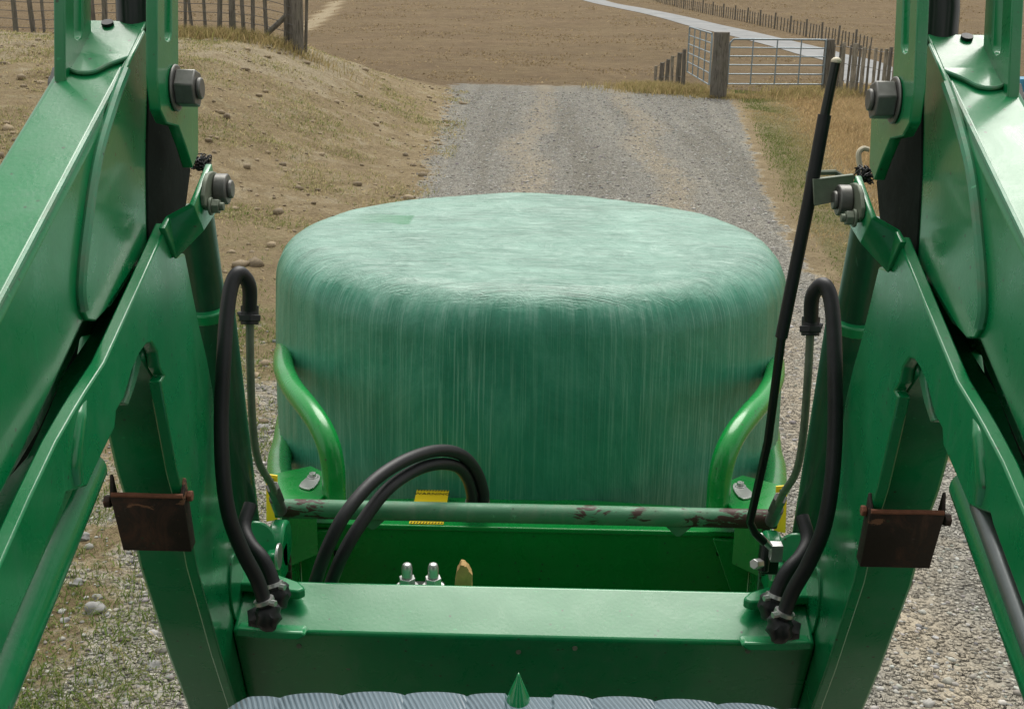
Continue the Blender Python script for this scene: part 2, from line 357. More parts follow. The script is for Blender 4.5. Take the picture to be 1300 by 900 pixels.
def b_plate(px, X, t, holes=()):
    """photo outline unprojected on the vertical plane x = X, thickness t going outwards (-x)"""
    return b_poly([onX(a, b, X) for a, b in px], (-t, 0, 0), tuple([onX(a, b, X) for a, b in h] for h in holes))
def smooth_px(px, it=1):
    for _ in range(it):
        q = []
        for i in range(len(px)):
            a, b = px[i], px[(i+1) % len(px)]
            q += [(a[0]*.75+b[0]*.25, a[1]*.75+b[1]*.25), (a[0]*.25+b[0]*.75, a[1]*.25+b[1]*.75)]
        px = q
    return px
def catmull(pts, n=8):
    pts = [Vector(p) for p in pts]; P = [2*pts[0]-pts[1]] + pts + [2*pts[-1]-pts[-2]]; out = []
    for i in range(1, len(P)-2):
        for k in range(n):
            t = k/n; a, b, c, d = P[i-1:i+3]
            out.append(0.5*((2*b)+(c-a)*t+(2*a-5*b+4*c-d)*t*t+(3*b-a-3*c+d)*t**3))
    out.append(pts[-1]); return out
def b_tube(pts, r, segs=14, curve=True, n=8):
    P = catmull(pts, n) if curve and len(pts) > 2 else [Vector(p) for p in pts]
    rr = r if isinstance(r, (list, tuple)) else None
    bm = bmesh.new(); rings = []; nrm = None
    for i, p in enumerate(P):
        t = (P[min(i+1, len(P)-1)]-P[max(i-1, 0)]).normalized()
        if nrm is None: nrm = t.orthogonal().normalized()
        nrm = (nrm - t*nrm.dot(t)).normalized(); bn = t.cross(nrm)
        rad = r if rr is None else np.interp(i/(len(P)-1), np.linspace(0, 1, len(rr)), rr)
        rings.append([bm.verts.new(p+(nrm*math.cos(a)+bn*math.sin(a))*rad) for a in [2*math.pi*k/segs for k in range(segs)]])
    for a, b in zip(rings, rings[1:]):
        for k in range(segs): bm.faces.new((a[k], a[(k+1) % segs], b[(k+1) % segs], b[k]))
    bm.faces.new(rings[0][::-1]); bm.faces.new(rings[-1])
    bmesh.ops.recalc_face_normals(bm, faces=bm.faces[:]); return bm
def b_cyl(p0, p1, r, segs=20): return b_tube([p0, p1], r, segs, False)
def b_hex(p0, p1, r):
    return b_tube([p0, p1], r, 6, False)
def b_box(cx, cy, cz, sx, sy, sz, rot=None):
    bm = bmesh.new(); bmesh.ops.create_cube(bm, size=1)
    bmesh.ops.scale(bm, vec=(sx, sy, sz), verts=bm.verts)
    if rot is not None: bmesh.ops.rotate(bm, cent=(0, 0, 0), matrix=rot, verts=bm.verts)
    bmesh.ops.translate(bm, vec=(cx, cy, cz), verts=bm.verts); return bm
def cap_ellip(p, rx, ry, rz, sub=2):
    bm = bmesh.new(); bmesh.ops.create_icosphere(bm, subdivisions=sub, radius=1)
    bmesh.ops.scale(bm, vec=(rx, ry, rz), verts=bm.verts); bmesh.ops.translate(bm, vec=p, verts=bm.verts); return bm

# ------------------------------------------------------------------ terrain
def sm(t): t = np.clip(t, 0, 1); return t*t*(3-2*t)
def vnoise(x, y, seed=0):
    xi = np.floor(x).astype(np.int64); yi = np.floor(y).astype(np.int64); fx = x-xi; fy = y-yi
    def h(a, b):
        v = (a*374761393 + b*668265263 + seed*974711) & 0xffffffff
        v = ((v ^ (v >> 13))*1274126177) & 0xffffffff
        return ((v ^ (v >> 16)) & 0xffff)/65535.0
    u = fx*fx*(3-2*fx); v = fy*fy*(3-2*fy)
    return (h(xi, yi)*(1-u)+h(xi+1, yi)*u)*(1-v)+(h(xi, yi+1)*(1-u)+h(xi+1, yi+1)*u)*v
def fbm(x, y, s, octv=4, seed=0):
    a = 0; k = 1; t = 0
    for i in range(octv): a = a+k*(vnoise(x*s, y*s, seed+i)-.5); t += k; k *= .5; s *= 2.1
    return a/t
_y = np.linspace(-80, 1200, 2561)
_z = np.interp(_y, [-80, 30, 34, 38, 50, 60, 80, 110, 150, 200, 300, 450, 800, 1200], [0, 0, -.08, -.5, -1.8, -2.2, -2.1, -1.5, -.5, 1.2, 6, 17, 45, 60])
_k = np.ones(7)/7; _z = np.convolve(np.pad(_z, 3, 'edge'), _k, 'valid')
def hgt(x, y):
    x = np.asarray(x, float); y = np.asarray(y, float)
    z = np.interp(y, _y, _z)
    bank = 1.42*sm((-1.5-x)/4.6)*sm((y-7)/16)*(1-sm((y-25)/12))
    z = z + bank
    z = z + sm((np.abs(x-1)-3)/3)*0.12*fbm(x, y, .5, 4, 3)*2*(y < 60)
    z = z + fbm(x, y, .02, 3, 9)*3.0*sm((y-60)/150)
    off = np.maximum(np.interp(y, [0, 8, 15, 31], [-1.6, -1.2, -1.1, -1.7])-x, 0)
    z = z + 0.10*fbm(x, y, 2.2, 4, 5)*sm(off/1.5)*(y < 34)
    return z
def hp(x, y): return float(hgt(np.array([x]), np.array([y]))[0])
def gpx(px, py, tmax=900):
    r = ray(px, py); t = 3.0
    while t < tmax:
        p = CAM+r*t
        if p.z <= hp(p.x, p.y): return p
        t *= 1.004
    return CAM+r*tmax
XL = lambda y: np.interp(y, [0, 6, 9, 15, 24, 31, 40], [-1.55, -1.3, -1.15, -1.1, -1.4, -1.75, -2])
XR = lambda y: np.interp(y, [0, 8, 11, 15, 20, 26, 31, 40], [2.6, 2.55, 2.75, 3.1, 3.75, 4.5, 5.0, 5.5])
trail_pts = [gpx(a, b) for a, b in ((384, 38), (402, 26), (420, 14), (430, 2))]
def masks(x, y):
    near = sm((34-y)/3)
    soft = np.where(x < 0, 0.9-0.3*sm((y-8)/8), 0.6)
    gv = np.minimum(sm((x-XL(y)+soft*.6)/(soft*1.4)+.5*(soft > .5)), sm((XR(y)-x)/.5+.3))*near
    # gravel thinning out among weeds on the near left
    gv = np.maximum(gv, 0.44*sm((11-y)/4)*sm((x+4.5)/2)*(x < 0))
    gr_l = sm((-1.35-x)/.5)*sm((15-y)/5)*(0.46+.35*fbm(x, y, .9, 3, 21)*2)
    gr_b = 0.42*sm((-2.5-x)/2)*sm((y-13)/3)*near
    gr_r = sm((x-XR(y)-.05)/.2)*sm((XR(y)+1.8-x)/.9)*near*.75
    gr = np.clip(gr_l+gr_b+gr_r, 0, 1)
    pale = np.clip(sm((-3.2-x)/1.2)*sm((y-19)/4)*sm((30-y)/3)*.62+.33*sm((-1.5-x)/.6)*sm((y-10)/3)*near, 0, 1)
    fld = sm((y-29)/3)
    st = np.clip(sm((x-XR(y)-.9)/1.0)*near*.9 + 0.30*sm((x-18-(y-60)*.0)/10)*sm((y-60)/20)*sm((x*1.0-y*.14+3)/8), 0, 1)
    tr = 0
    wob = fbm(x, y, .3, 2, 31)*.8
    for k in (-.15, 1.9): tr = np.maximum(tr, .75*np.exp(-((x-(XL(y)+XR(y))/2*.55-k+.6-wob)/.45)**2))
    d = np.full(x.shape, 1e9)
    for a, b in zip(trail_pts, trail_pts[1:]):
        ab = np.array([b.x-a.x, b.y-a.y]); L = ab@ab
        t = np.clip(((x-a.x)*ab[0]+(y-a.y)*ab[1])/L, 0, 1)
        d = np.minimum(d, np.hypot(x-a.x-t*ab[0], y-a.y-t*ab[1]))
    pale = np.maximum(pale, .8*(d < .9)*fld)
    fld = fld*(1-.75*(d < .9))
    return dict(gravel=gv, grass=gr, pale=pale, field=fld, straw=st, track=tr)
def grid_mesh(name, xs, ys, lift=0.0, kill=None, xf=None):
    X, Y = np.meshgrid(xs, ys)
    if xf is not None: X = xf(X, Y)
    Z = hgt(X, Y)+lift
    co = np.stack([X, Y, Z], -1).reshape(-1, 3); ny, nx = X.shape
    i = np.arange(ny*nx).reshape(ny, nx)
    q = np.stack([i[:-1, :-1], i[:-1, 1:], i[1:, 1:], i[1:, :-1]], -1).reshape(-1, 4)
    me = bpy.data.meshes.new(name); me.vertices.add(len(co)); me.vertices.foreach_set('co', co.ravel())
    me.loops.add(q.size); me.loops.foreach_set('vertex_index', q.ravel())
    me.polygons.add(len(q)); me.polygons.foreach_set('loop_start', np.arange(0, q.size, 4)); me.polygons.foreach_set('use_smooth', np.ones(len(q), bool))
    me.update(calc_edges=True)
    for k, v in masks(co[:, 0], co[:, 1]).items():
        a = me.attributes.new(k, 'FLOAT', 'POINT'); a.data.foreach_set('value', np.asarray(v, np.float32).ravel())
    return me
def spaced(lo, hi, fine_lo, fine_hi, step, g):
    a = list(np.arange(fine_lo, fine_hi, step)); s = step
    while a[-1] < hi: s *= g; a.append(a[-1]+s)
    s = step; b = []
    c = fine_lo
    while c > lo: s *= g; c -= s; b.append(c)
    return np.array(b[::-1]+a)
xs = spaced(-700, 700, -9, 9, .09, 1.05); ys = spaced(-60, 1100, 3.5, 34, .10, 1.03)
go = link('ground', grid_mesh('ground', xs, ys), 'ground'); go['kind'] = 'structure'
rd = link('gravel_road', grid_mesh('gravel_road', np.linspace(0, 1, 70), spaced(-8, 38, 3.5, 34, .1, 1.1), .004,
          xf=lambda u, y: (XL(y)-.15)+u*(XR(y)-XL(y)+.3)), 'ground'); rd['kind'] = 'structure'

# far sealed road winding up the next paddock
ctr = [gpx(a, b) for a, b in ((1190, 118), (1100, 88), (1040, 69), (985, 54), (930, 41), (880, 29), (840, 19), (800, 11), (760, 3))]
ctr.append(ctr[-1]+(ctr[-1]-ctr[-2])*3)
ctr = catmull(ctr, 10)
bm = bmesh.new(); prev = None
for i, p in enumerate(ctr):
    t = (ctr[min(i+1, len(ctr)-1)]-ctr[max(i-1, 0)]); t.z = 0; t.normalize(); s = Vector((-t.y, t.x, 0))
    row = []
    for k in np.linspace(-1, 1, 9):
        q = p+s*k*1.75; row.append(bm.verts.new((q.x, q.y, hp(q.x, q.y)+.03)))
    if prev:
        for a in range(8): bm.faces.new((prev[a], prev[a+1], row[a+1], row[a]))
    prev = row
bmesh.ops.recalc_face_normals(bm, faces=bm.faces[:])
o = fin(bm, 'sealed_road', 'farroad'); o['kind'] = 'structure'

# ------------------------------------------------------------------ scatter: gravel stones and grass blades (uncountable)
def soup(name, V, Fc, per_vert_cols, m):
    me = bpy.data.meshes.new(name); me.vertices.add(len(V)); me.vertices.foreach_set('co', V.astype(np.float32).ravel())
    k = Fc.shape[1]; me.loops.add(Fc.size); me.loops.foreach_set('vertex_index', Fc.ravel())
    me.polygons.add(len(Fc)); me.polygons.foreach_set('loop_start', np.arange(0, Fc.size, k)); me.update(calc_edges=True)
    a = me.color_attributes.new('col', 'FLOAT_COLOR', 'POINT')
    a.data.foreach_set('color', np.concatenate([per_vert_cols, np.ones((len(V), 1))], 1).astype(np.float32).ravel())
    return link(name, me, m)
tb = bmesh.new(); bmesh.ops.create_icosphere(tb, subdivisions=1, radius=1)
IV = np.array([v.co[:] for v in tb.verts]); IF = np.array([[v.index for v in f.verts] for f in tb.faces]); tb.free()
def stones(name, x, y, size, cols):
    n = len(x); z = hgt(x, y)
    sc = size[:, None]*np.stack([rng.uniform(.7, 1.3, n), rng.uniform(.6, 1.2, n), rng.uniform(.4, .75, n)], 1)
    V = IV[None]*(1+rng.uniform(-.28, .28, (n, 12, 1)))*sc[:, None, :]
    a = rng.uniform(0, 6.28, n); ca, sa = np.cos(a)[:, None], np.sin(a)[:, None]
    Vx = V[..., 0]*ca-V[..., 1]*sa; Vy = V[..., 0]*sa+V[..., 1]*ca
    V = np.stack([Vx+x[:, None], Vy+y[:, None], V[..., 2]+(z+size*.18)[:, None]], -1).reshape(-1, 3)
    Fc = (IF[None]+(np.arange(n)*12)[:, None, None]).reshape(-1, 3)
    return soup(name, V, Fc, np.repeat(cols, 12, 0), 'pebble')
n = 110000
y = 3.8+rng.power(1.0, n)*0+ (30-3.8)*rng.uniform(0, 1, n)**1.5
x = rng.uniform(-5, 6.5, n); gm = masks(x, y)['gravel']
keep = rng.uniform(0, 1, n) < gm*1.05-.15; x, y = x[keep], y[keep]; n = len(x)
size = np.exp(rng.normal(math.log(.0066), .45, n))*(1+.035*y); size = np.clip(size, .003, .028)
g_ = rng.uniform(.16, .62, n)[:, None]; cols = g_*np.array([.95, .935, .86])+rng.uniform(-.02, .02, (n, 3)); cols = np.clip(cols, .03, 1)
o = stones('loose_gravel', x, y, size, cols); o['kind'] = 'stuff'; tag(o, 'loose grey gravel lying over the farm road and its verge', 'gravel')

n = 7000
y = 3.8+26*rng.uniform(0, 1, n)**1.2; x = -1.3-rng.power(1.1, n)*(3+y*.42)
k_ = (vnoise(x*1.5, y*1.5, 63) > .42)*(x < XL(y)); x, y = x[k_], y[k_]; n = len(x)
size = np.clip(np.exp(rng.normal(math.log(.009), .75, n))*(1+.04*y), .003, .08)
cols = rng.uniform(.7, 1.35, n)[:, None]*np.array([.32, .255, .165])
o = stones('dirt_clods', x, y, size, cols); o['kind'] = 'stuff'; tag(o, 'crumbly brown soil clods strewn over the left bank', 'soil')

def blades(name, x, y, h, wdt, cols, lean=.5):
    n = len(x); z = hgt(x, y)-.01; a = rng.uniform(0, 6.28, n); ln = rng.normal(0, lean, (n, 2))*h[:, None]+np.array([.12, 0])*h[:, None]
    dx, dy = np.cos(a)*wdt, np.sin(a)*wdt
    p0 = np.stack([x-dx, y-dy, z], 1); p1 = np.stack([x+dx, y+dy, z], 1)
    mid = np.stack([x+ln[:, 0]*.35, y+ln[:, 1]*.35, z+h*.6], 1); m0 = mid-np.stack([dx, dy, 0*dx], 1)*.7; m1 = mid+np.stack([dx, dy, 0*dx], 1)*.7
    tip = np.stack([x+ln[:, 0], y+ln[:, 1], z+h*np.sqrt(np.clip(1-lean*lean, .3, 1))], 1)
    V = np.stack([p0, p1, m1, m0, tip], 1).reshape(-1, 3); b = (np.arange(n)*5)[:, None]
    Fc = np.concatenate([b+[0, 1, 2], b+[0, 2, 3], b+[3, 2, 4]], 0)
    o = soup(name, V, Fc, np.repeat(np.clip(cols, .01, 1), 5, 0), 'blade'); o['kind'] = 'stuff'; return o
def colmix(n, a, b, t, v=.18):
    return (np.array(a)[None]*(1-t[:, None])+np.array(b)[None]*t[:, None])*rng.uniform(1-v*1.6, 1+v, (n, 1))
# right verge, tall dry grass
n = 190000
y = 6+(32-6)*rng.uniform(0, 1, n)**1.1; x = XR(y)+.05+rng.power(1.2, n)*(6.5)
cl = fbm(x, y, 1.3, 3, 44)*2; off = x-XR(y)-.5*fbm(x, y, .8, 3, 45)
keep = rng.uniform(0, 1, n) < np.clip(.55+cl+off*.4, .08, 1); x, y, cl, off = x[keep], y[keep], cl[keep], off[keep]; n = len(x)
h = (.045+.20*sm((off-.9)/1.4))*rng.uniform(.5, 1.35, n)
gp = sm((fbm(x, y, .7, 3, 91)*2+.25)/.25); gp = np.maximum(gp, np.exp(-((y-19.5)/5)**2)*1.05); t = np.clip(1-(1-sm((off-.3)/1.0))*gp*.95+rng.normal(0, .15, n), 0, 1)
tag(blades('dry_grass', x, y, h, .0025+.0002*y, colmix(n, (.13, .19, .045), (.50, .37, .20), t)), 'tall dry straw grass on the right road verge', 'grass')
# left: short weeds and trampled straw
n = 380000
y = 3.6+(30-3.6)*rng.uniform(0, 1, n)**1.25; x = -1.2-rng.power(1.1, n)*(3+y*.42)
mk = masks(x, y); cl = fbm(x, y, 1.1, 4, 77)*2.2
keep = (rng.uniform(0, 1, n) < np.clip(.22+cl*1.5+.25*(y < 9), .05, .95)*np.where(y < 13, 1, .8))*(x < XL(y)+.1); x, y, cl = x[keep], y[keep], cl[keep]; n = len(x)
h = np.where(y < 13, .042, .05)*rng.uniform(.4, 1.8, n)
t = np.clip(.18+.60*sm((y-9)/5)+rng.normal(0, .3, n)-cl*.4, 0, 1)
tag(blades('weedy_grass', x, y, h, .0022+.0002*y, colmix(n, (.13, .20, .04), (.50, .41, .23), t), .8), 'short patchy weeds and straw on the left bank', 'grass')
# tussocks over the far paddocks
n = 60000
y = 36+150*rng.uniform(0, 1, n)**1.6; x = (rng.uniform(-.62, .62, n))*y*1.0
pz = fbm(x, y, .22, 4, 55)*2; k_ = (rng.uniform(0, 1, n) < np.clip(.30+pz*2.2, .02, 1)); x, y, pz = x[k_], y[k_], pz[k_]; n = len(x)
dc = np.full(n, 1e9)
for p in ctr[::2]: dc = np.minimum(dc, np.hypot(x-p.x, y-p.y))
k_ = dc > 3.4; x, y, pz = x[k_], y[k_], pz[k_]; n = len(x)
tag(blades('paddock_tussocks', x, y, rng.uniform(.05, .17, n)*(1+y*.003), .018+.0005*y, colmix(n, (.28, .21, .12), (.42, .33, .20), np.clip(rng.normal(.5, .3, n)-pz*.4, 0, 1)), 1.1), 'dry brown grass tussocks over the far paddocks', 'grass')
# tufts round the gate and the fences
n = 16000
cs = [(onY(912, 118, 29.3).x, 29.5, .8, .10), (onY(860, 100, 30).x, 30.4, 1.1, .24), (onY(835, 105, 31).x, 31.6, 1.2, .24), (onY(1060, 105, 30).x, 30.2, 1.6, .35), (onY(1100, 105, 28).x, 28.4, 1.6, .35), (onY(300, 45, 25).x, 24.6, 2.0, .22), (onY(230, 45, 25).x, 24.6, 1.6, .25)]
ii = rng.integers(0, len(cs), n); cs = np.array(cs)[ii]
x = cs[:, 0]+rng.normal(0, 1, n)*cs[:, 2]*.5; y = cs[:, 1]+rng.normal(0, .35, n); h = cs[:, 3]*rng.uniform(.4, 1.3, n)
tag(blades('fence_grass', x, y, h, np.full(n, .008), colmix(n, (.20, .22, .06), (.46, .35, .18), np.clip(rng.normal(.7, .25, n), 0, 1))), 'dry grass tufts along the gate and fence feet', 'grass')

# single stones one can point at
def rock(px, py, r, name, label):
    p = gpx(px, py); bm = bmesh.new(); bmesh.ops.create_icosphere(bm, subdivisions=3, radius=1)
    s = random.random()*50
    for v in bm.verts:
        c = v.co; k = 1+.22*math.sin(3*c.x+s)*math.cos(2.3*c.y+s)+.12*math.sin(5*c.z+2*s+4*c.x)
        v.co = Vector((c.x*r*1.15, c.y*r*.95, c.z*r*.7))*k
    bmesh.ops.transform(bm, matrix=Matrix.Rotation(s, 4, 'Z'), verts=bm.verts)
    bmesh.ops.translate(bm, vec=(p.x, p.y, p.z+r*.28), verts=bm.verts)
    tag(fin(bm, name, 'stone'), label, 'stone', 'stones lying left of the loader')
for px, py, r, lb in ((122, 776, .043, 'largest dark rounded stone on the gravelly ground left of the loader'),
                      (97, 742, .028, 'small pale stone above the largest dark stone on the left'),
                      (106, 684, .030, 'grey stone beside the green weeds, nearest the left boom edge'),
                      (124, 760, .022, 'small grey stone touching the top of the largest dark stone'),
                      (194, 848, .030, 'flat grey stone beside the lower left boom'),
                      (110, 868, .022, 'small dark stone at the bottom left below the weeds'),
                      (335, 545, .035, 'pale stone on the gravel beside the left hoses'),
                      (82, 790, .022, 'small pale stone left of the largest dark stone')):
    rock(px, py, r, 'stone', lb)

# ------------------------------------------------------------------ fences and gates
def post_bm(x, y, zb, zt, r, lean=(0, 0), segs=9, square=False):
    k = 4 if square else segs
    bm = b_tube([(x, y, zb), (x+lean[0]*.5, y+lean[1]*.5, (zb+zt)/2), (x+lean[0], y+lean[1], zt)], [r*1.05, r, r*.96], k, True, 3)
    for v in bm.verts: v.co.x += random.uniform(-1, 1)*r*.08; v.co.y += random.uniform(-1, 1)*r*.08
    return bm
# left netting fence on the bank
YF = 25.0
fl = thing('post_and_wire_fence', 'weathered post and netting fence on top of the left bank', 'fence', (onY(310, 45, YF).x, YF, hp(onY(310, 45, YF).x, YF)))
def lf_post(name, px, w_px, lean=0, mt='timber', hh=1.3, dy=0, square=False):
    q = onY(px, 40, YF+dy); zb = hp(q.x, YF+dy)-.25; o = fin(post_bm(q.x, YF+dy, zb, zb+.25+hh, w_px/2/F*YF, (lean, 0), square=square), name, mt, fl); return q
for px, wpx, ln in ((20, 6, .03), (43, 6, -.06), (56, 4, .02), (120, 5, 0), (132, 7, .1), (234, 4, .1), (245, 4, -.08), (261, 4, 0), (277, 6, .12), (295, 8, .04), (310, 5, -.03), (320, 5, .07), (338, 5, 0), (361, 5, .08)):
    lf_post('batten', px, wpx, ln, 'timber')
lf_post('post', 367, 10, 0, 'timber', 1.45, .1); lf_post('post', 378, 13, .02, 'timber', 1.5, -.3); lf_post('batten', 386, 4, .1, 'timber', 1.4)
a = onY(338, 44, YF); b = onY(364, 20, YF); fin(b_tube([a, b], .055, 8, False), 'brace', 'timber', fl)
for k, z in enumerate((.12, .3, .47, .64, .82, 1.0, 1.15)):
    P = []
    for px in np.linspace(-150, 386, 20):
        q = onY(px, 40, YF); P.append(Vector((q.x, YF-.03, hp(q.x, YF)+z+random.uniform(-.012, .012))))
    fin(b_tube(P, .008, 5, True, 2), 'wire', 'wire', fl)

# right: strainer posts, two steel gates, batten fences
def gate(name, label, A, B, zt, zb, bars=6, stays=(.24, .49, .74), m='gatesteel'):
    A = Vector(A); B = Vector(B); t = thing(name, label, 'gate', (A+B)/2+Vector((0, 0, zb)))
    d = (B-A); L = d.length; 
    def P(u, z): q = A+d*u; return Vector((q.x, q.y, z))
    r = .023; c = .09; rr = .16/L
    fr = b_tube([P(0, zb), P(0, zt-.18), P(.015, zt-.06), P(rr*.6, zt-.005), P(rr*1.3, zt), P(.5, zt), P(.96, zt), P(.99, zt-.03), P(1, zt-.12), P(1, zb)], r, 10, True, 4)
    fin(fr, 'frame', m, t)
    for k in range(bars-1):
        z = zb+(zt-zb)*(k/(bars-1))**.93*1.0
        fin(b_tube([P(0, z), P(1, z)], .016, 8, False), 'rail', m, t)
    for u in stays: fin(b_tube([P(u, zb), P(u, zt)], .017, 8, False), 'stay', m, t)
    return t
Y0 = 29.4
qa = onY(923, 110, Y0); qb = onY(1044, 110, Y0+.4)
zt = onY(923, 50, Y0).z; zb = onY(923, 107, Y0).z
gate('farm_gate', 'closed galvanised steel gate right of the thick gatepost', (qa.x, Y0, 0), (qb.x, Y0+.4, 0), zt, zb)
qa = onY(902, 80, 28.5); qb = onY(873, 80, 32.7)
gate('farm_gate', 'open galvanised gate swung away left of the thick gatepost', (qa.x, 28.5, 0), (qb.x, 32.7, 0), onY(902, 43, 28.5).z, onY(902, 108, 28.5).z)
def single_post(px, yb, yt, wpx, Y, label, square=False, lean=0):
    q = onY(px, yb, Y); zt = onY(px, yt, Y).z; zb = hp(q.x, Y)-.3
    bm = post_bm(q.x, Y, zb, zt, wpx/2/F*Y, (lean, 0), 12, square)
    tag(fin(bm, 'gate_post', 'timber', bevel=.01), label, 'post', 'timber posts that carry the gates')
single_post(912, 116, 41, 20, 29.2, 'thick weathered gatepost between the open and the closed gate')
single_post(1049, 103, 50, 13, 29.9, 'timber post at the right end of the closed gate')
def batten_fence(name, label, pts, m, wpx, wires=3, heavy=()):
    """pts: (px, top_py, Y)"""
    q = [onY(a, b, Y) for a, b, Y in pts]; g = [hp(v.x, v.y) for v in q]
    t = thing(name, label, 'fence', (q[0].x, q[0].y, g[0]))
    for i, (v, z) in enumerate(zip(q, g)):
        hv = i in heavy; wp = wpx[i % len(wpx)]*(1.7 if hv else 1)
        fin(post_bm(v.x, v.y, z-.2, v.z+(.06 if hv else 0), wp/2/F*v.y, (random.uniform(-.03, .03), 0), 6), 'post' if hv else 'batten', m[i % len(m)], t)
    for k in range(wires):
        f = .35+.6*k/(max(1, wires-1)); P = [Vector((v.x, v.y-.04, z+(v.z-z)*f)) for v, z in zip(q, g)]
        fin(b_tube(P, .008, 5, False), 'wire', 'wire', t)
    return t
ft = [(870-7.5*i, 63+4.2*i, 31+1.0*i) for i in range(6)]
batten_fence('batten_fence', 'short batten fence behind the open gate, left of the thick gatepost', ft, ['timber', 'timber', 'timber_pale'], (5, 6, 4), 2)
ft = [(1060+6.6*i+random.uniform(-1.2, 1.2), 55+.75*i+random.uniform(-1.5, 1.5), 30.1-.30*i) for i in range(18)]
batten_fence('batten_fence', 'close-set grey batten fence right of the closed gate', ft, ['timber_pale', 'timber', 'timber_pale', 'timber'], (4, 3.2, 5, 3), 3, (4, 11))
# far fence along the sealed road
P = [gpx(a, b) for a, b in ((856, 9), (905, 20), (956, 31), (1007, 43), (1061, 57), (1120, 74), (1180, 92))]
P = [Vector(p) for p in P]; P = catmull([P[0]+(P[0]-P[1])]+P, 12)
t = thing('field_fence', 'long thin post and wire fence beyond the sealed road', 'fence', (P[0].x, P[0].y, hp(P[0].x, P[0].y)))
acc = 0; last = P[0]; cnt = 0; tops = []
for p in P[1:]:
    seg = (p-last); L = math.hypot(seg.x, seg.y); 
    while acc < L:
        q = last+seg*(acc/L); z = hp(q.x, q.y); big = cnt % 5 == 0; hh = 1.45 if big else 1.15
        if cnt < 95:
            fin(post_bm(q.x, q.y, z-.2, z+hh, .085 if big else .05, (random.uniform(-.05, .05), 0), 6), 'post' if big else 'batten', 'timber', t)
            tops.append(Vector((q.x, q.y, z+1.0)))
        cnt += 1; acc += .95+random.uniform(-.1, .1)
    acc -= L; last = p
for dz in (0, -.35, -.7): fin(b_tube([q+Vector((0, 0, dz)) for q in tops], .010, 4, False), 'wire', 'wire', t)

# ------------------------------------------------------------------ bale
BY, BR, BT, BB = 3.10, 0.679, 1.992, 0.82
def bale():
    prof = []                                 # (radius, z, arclength)
    rnd = .105
    for z in np.linspace(BB+.1, BT-rnd-.04, 22): 
        u = (z-BB)/(BT-BB); prof.append((BR*(1-.035*(2*u-1.15)**2), z))
    r1 = prof[-1][0]
    for a in np.linspace(8, 90, 16):
        a = R(a); prof.append((r1-.125+.125*math.cos(a)**.85 if a < 1.57 else r1-.125, BT-rnd-.04+(rnd+.015)*math.sin(a)))
    r2 = prof[-1][0]; z2 = prof[-1][1]
    for k in np.linspace(0.06, 1, 18): prof.append((r2*(1-k), z2+.010*(1-(1-k)**2)))
    low = [(0.001, BB), (BR*.5, BB), (BR*.85, BB+.01), (BR*.95, BB+.04)]
    prof = low+prof
    nu = 360; me = bpy.data.meshes.new('wrapped_bale'); bm = bmesh.new(); uvl = bm.loops.layers.uv.new('UVMap')
    L = [0]
    for a, b in zip(prof, prof[1:]): L.append(L[-1]+math.hypot(b[0]-a[0], b[1]-a[1]))
    th = np.linspace(0, 2*math.pi, nu, endpoint=False); rows = []
    for (r, z) in prof:
        s = np.clip(r/BR, 0, 1)
        zz = min(1, max(0, (z-BB)/(BT-BB)))
        bulge = .004*np.sin(3*th+1)+.003*np.sin(5*th+z*4)+.008*fbm(np.cos(th)*4+9, np.sin(th)*4+z*1.2+9, 1, 3, 2)*2
        fine = .0022*(vnoise(th*38+50, np.full_like(th, z*2.0)+7, 4)-.5)*2+.0016*(vnoise(th*90+50, np.full_like(th, z*3)+7, 5)-.5)*2
        rr = np.maximum(r+(bulge+fine)*s*s, 0)
        dz = (.007*fbm(np.cos(th)*r*3+5, np.sin(th)*r*3+5, 1, 3, 8)*2+.003*(vnoise(np.cos(th)*r*28+np.sin(th)*r*9+90, np.sin(th)*r*4+90, 6)-.5))*(z > BT-.16)
        rows.append([bm.verts.new((rr[i]*math.cos(th[i]-math.pi/2+math.pi), BY+rr[i]*math.sin(th[i]-math.pi/2+math.pi), z+dz[i])) for i in range(nu)])
    for j in range(len(rows)-1):
        for i in range(nu):
            i2 = (i+1) % nu
            f = bm.faces.new((rows[j][i], rows[j][i2], rows[j+1][i2], rows[j+1][i])); f.smooth = True
            for lp, (uu, vv) in zip(f.loops, ((i, j), (i+1, j), (i+1, j+1), (i, j+1))): lp[uvl].uv = (uu/nu*4.15/4.15, L[vv])
    bm.faces.new(rows[0][::-1]); 
    bmesh.ops.recalc_face_normals(bm, faces=bm.faces[:])
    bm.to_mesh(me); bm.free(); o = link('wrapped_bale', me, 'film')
    return tag(o, 'big round silage bale in mint green stretch film held by the loader', 'hay bale')
bale()

# ------------------------------------------------------------------ front loader
LD = thing('front_loader', 'green tractor front loader with two cranked booms and a crossbeam', 'tractor loader', (0, 1.75, 0))
def both(make, name, m, parent=None, **kw):
    """the same part on the left boom and, mirrored, on the right one"""
    out = []
    for mir in (False, True):
        p = parent[int(mir)] if isinstance(parent, (list, tuple)) else (parent or LD)
        out.append(fin(make(), name, m, p, mirror=mir, **kw))
    return out
XI = -.49
bd = [(213, 283), (180, 357), (150, 423), (133, 460), (110, 495), (96, 518), (72, 560), (38, 632), (0, 718), (-500, 1690),
      (-500, 2037), (0, 832), (80, 640), (84, 626), (97, 622), (111, 617), (128, 580), (146, 543), (148, 522), (158, 505), (168, 470), (178, 448), (186, 437), (193, 435), (200, 447),
      (203, 467), (209, 477), (204, 484), (214, 540), (225, 600), (237, 645), (250, 720), (280, 830), (305, 910), (335, 1010),
      (372, 1010), (345, 900), (325, 820), (318, 770), (300, 700), (284, 620), (275, 560), (270, 493), (262, 450), (253, 413), (235, 322), (224, 326), (218, 310)]
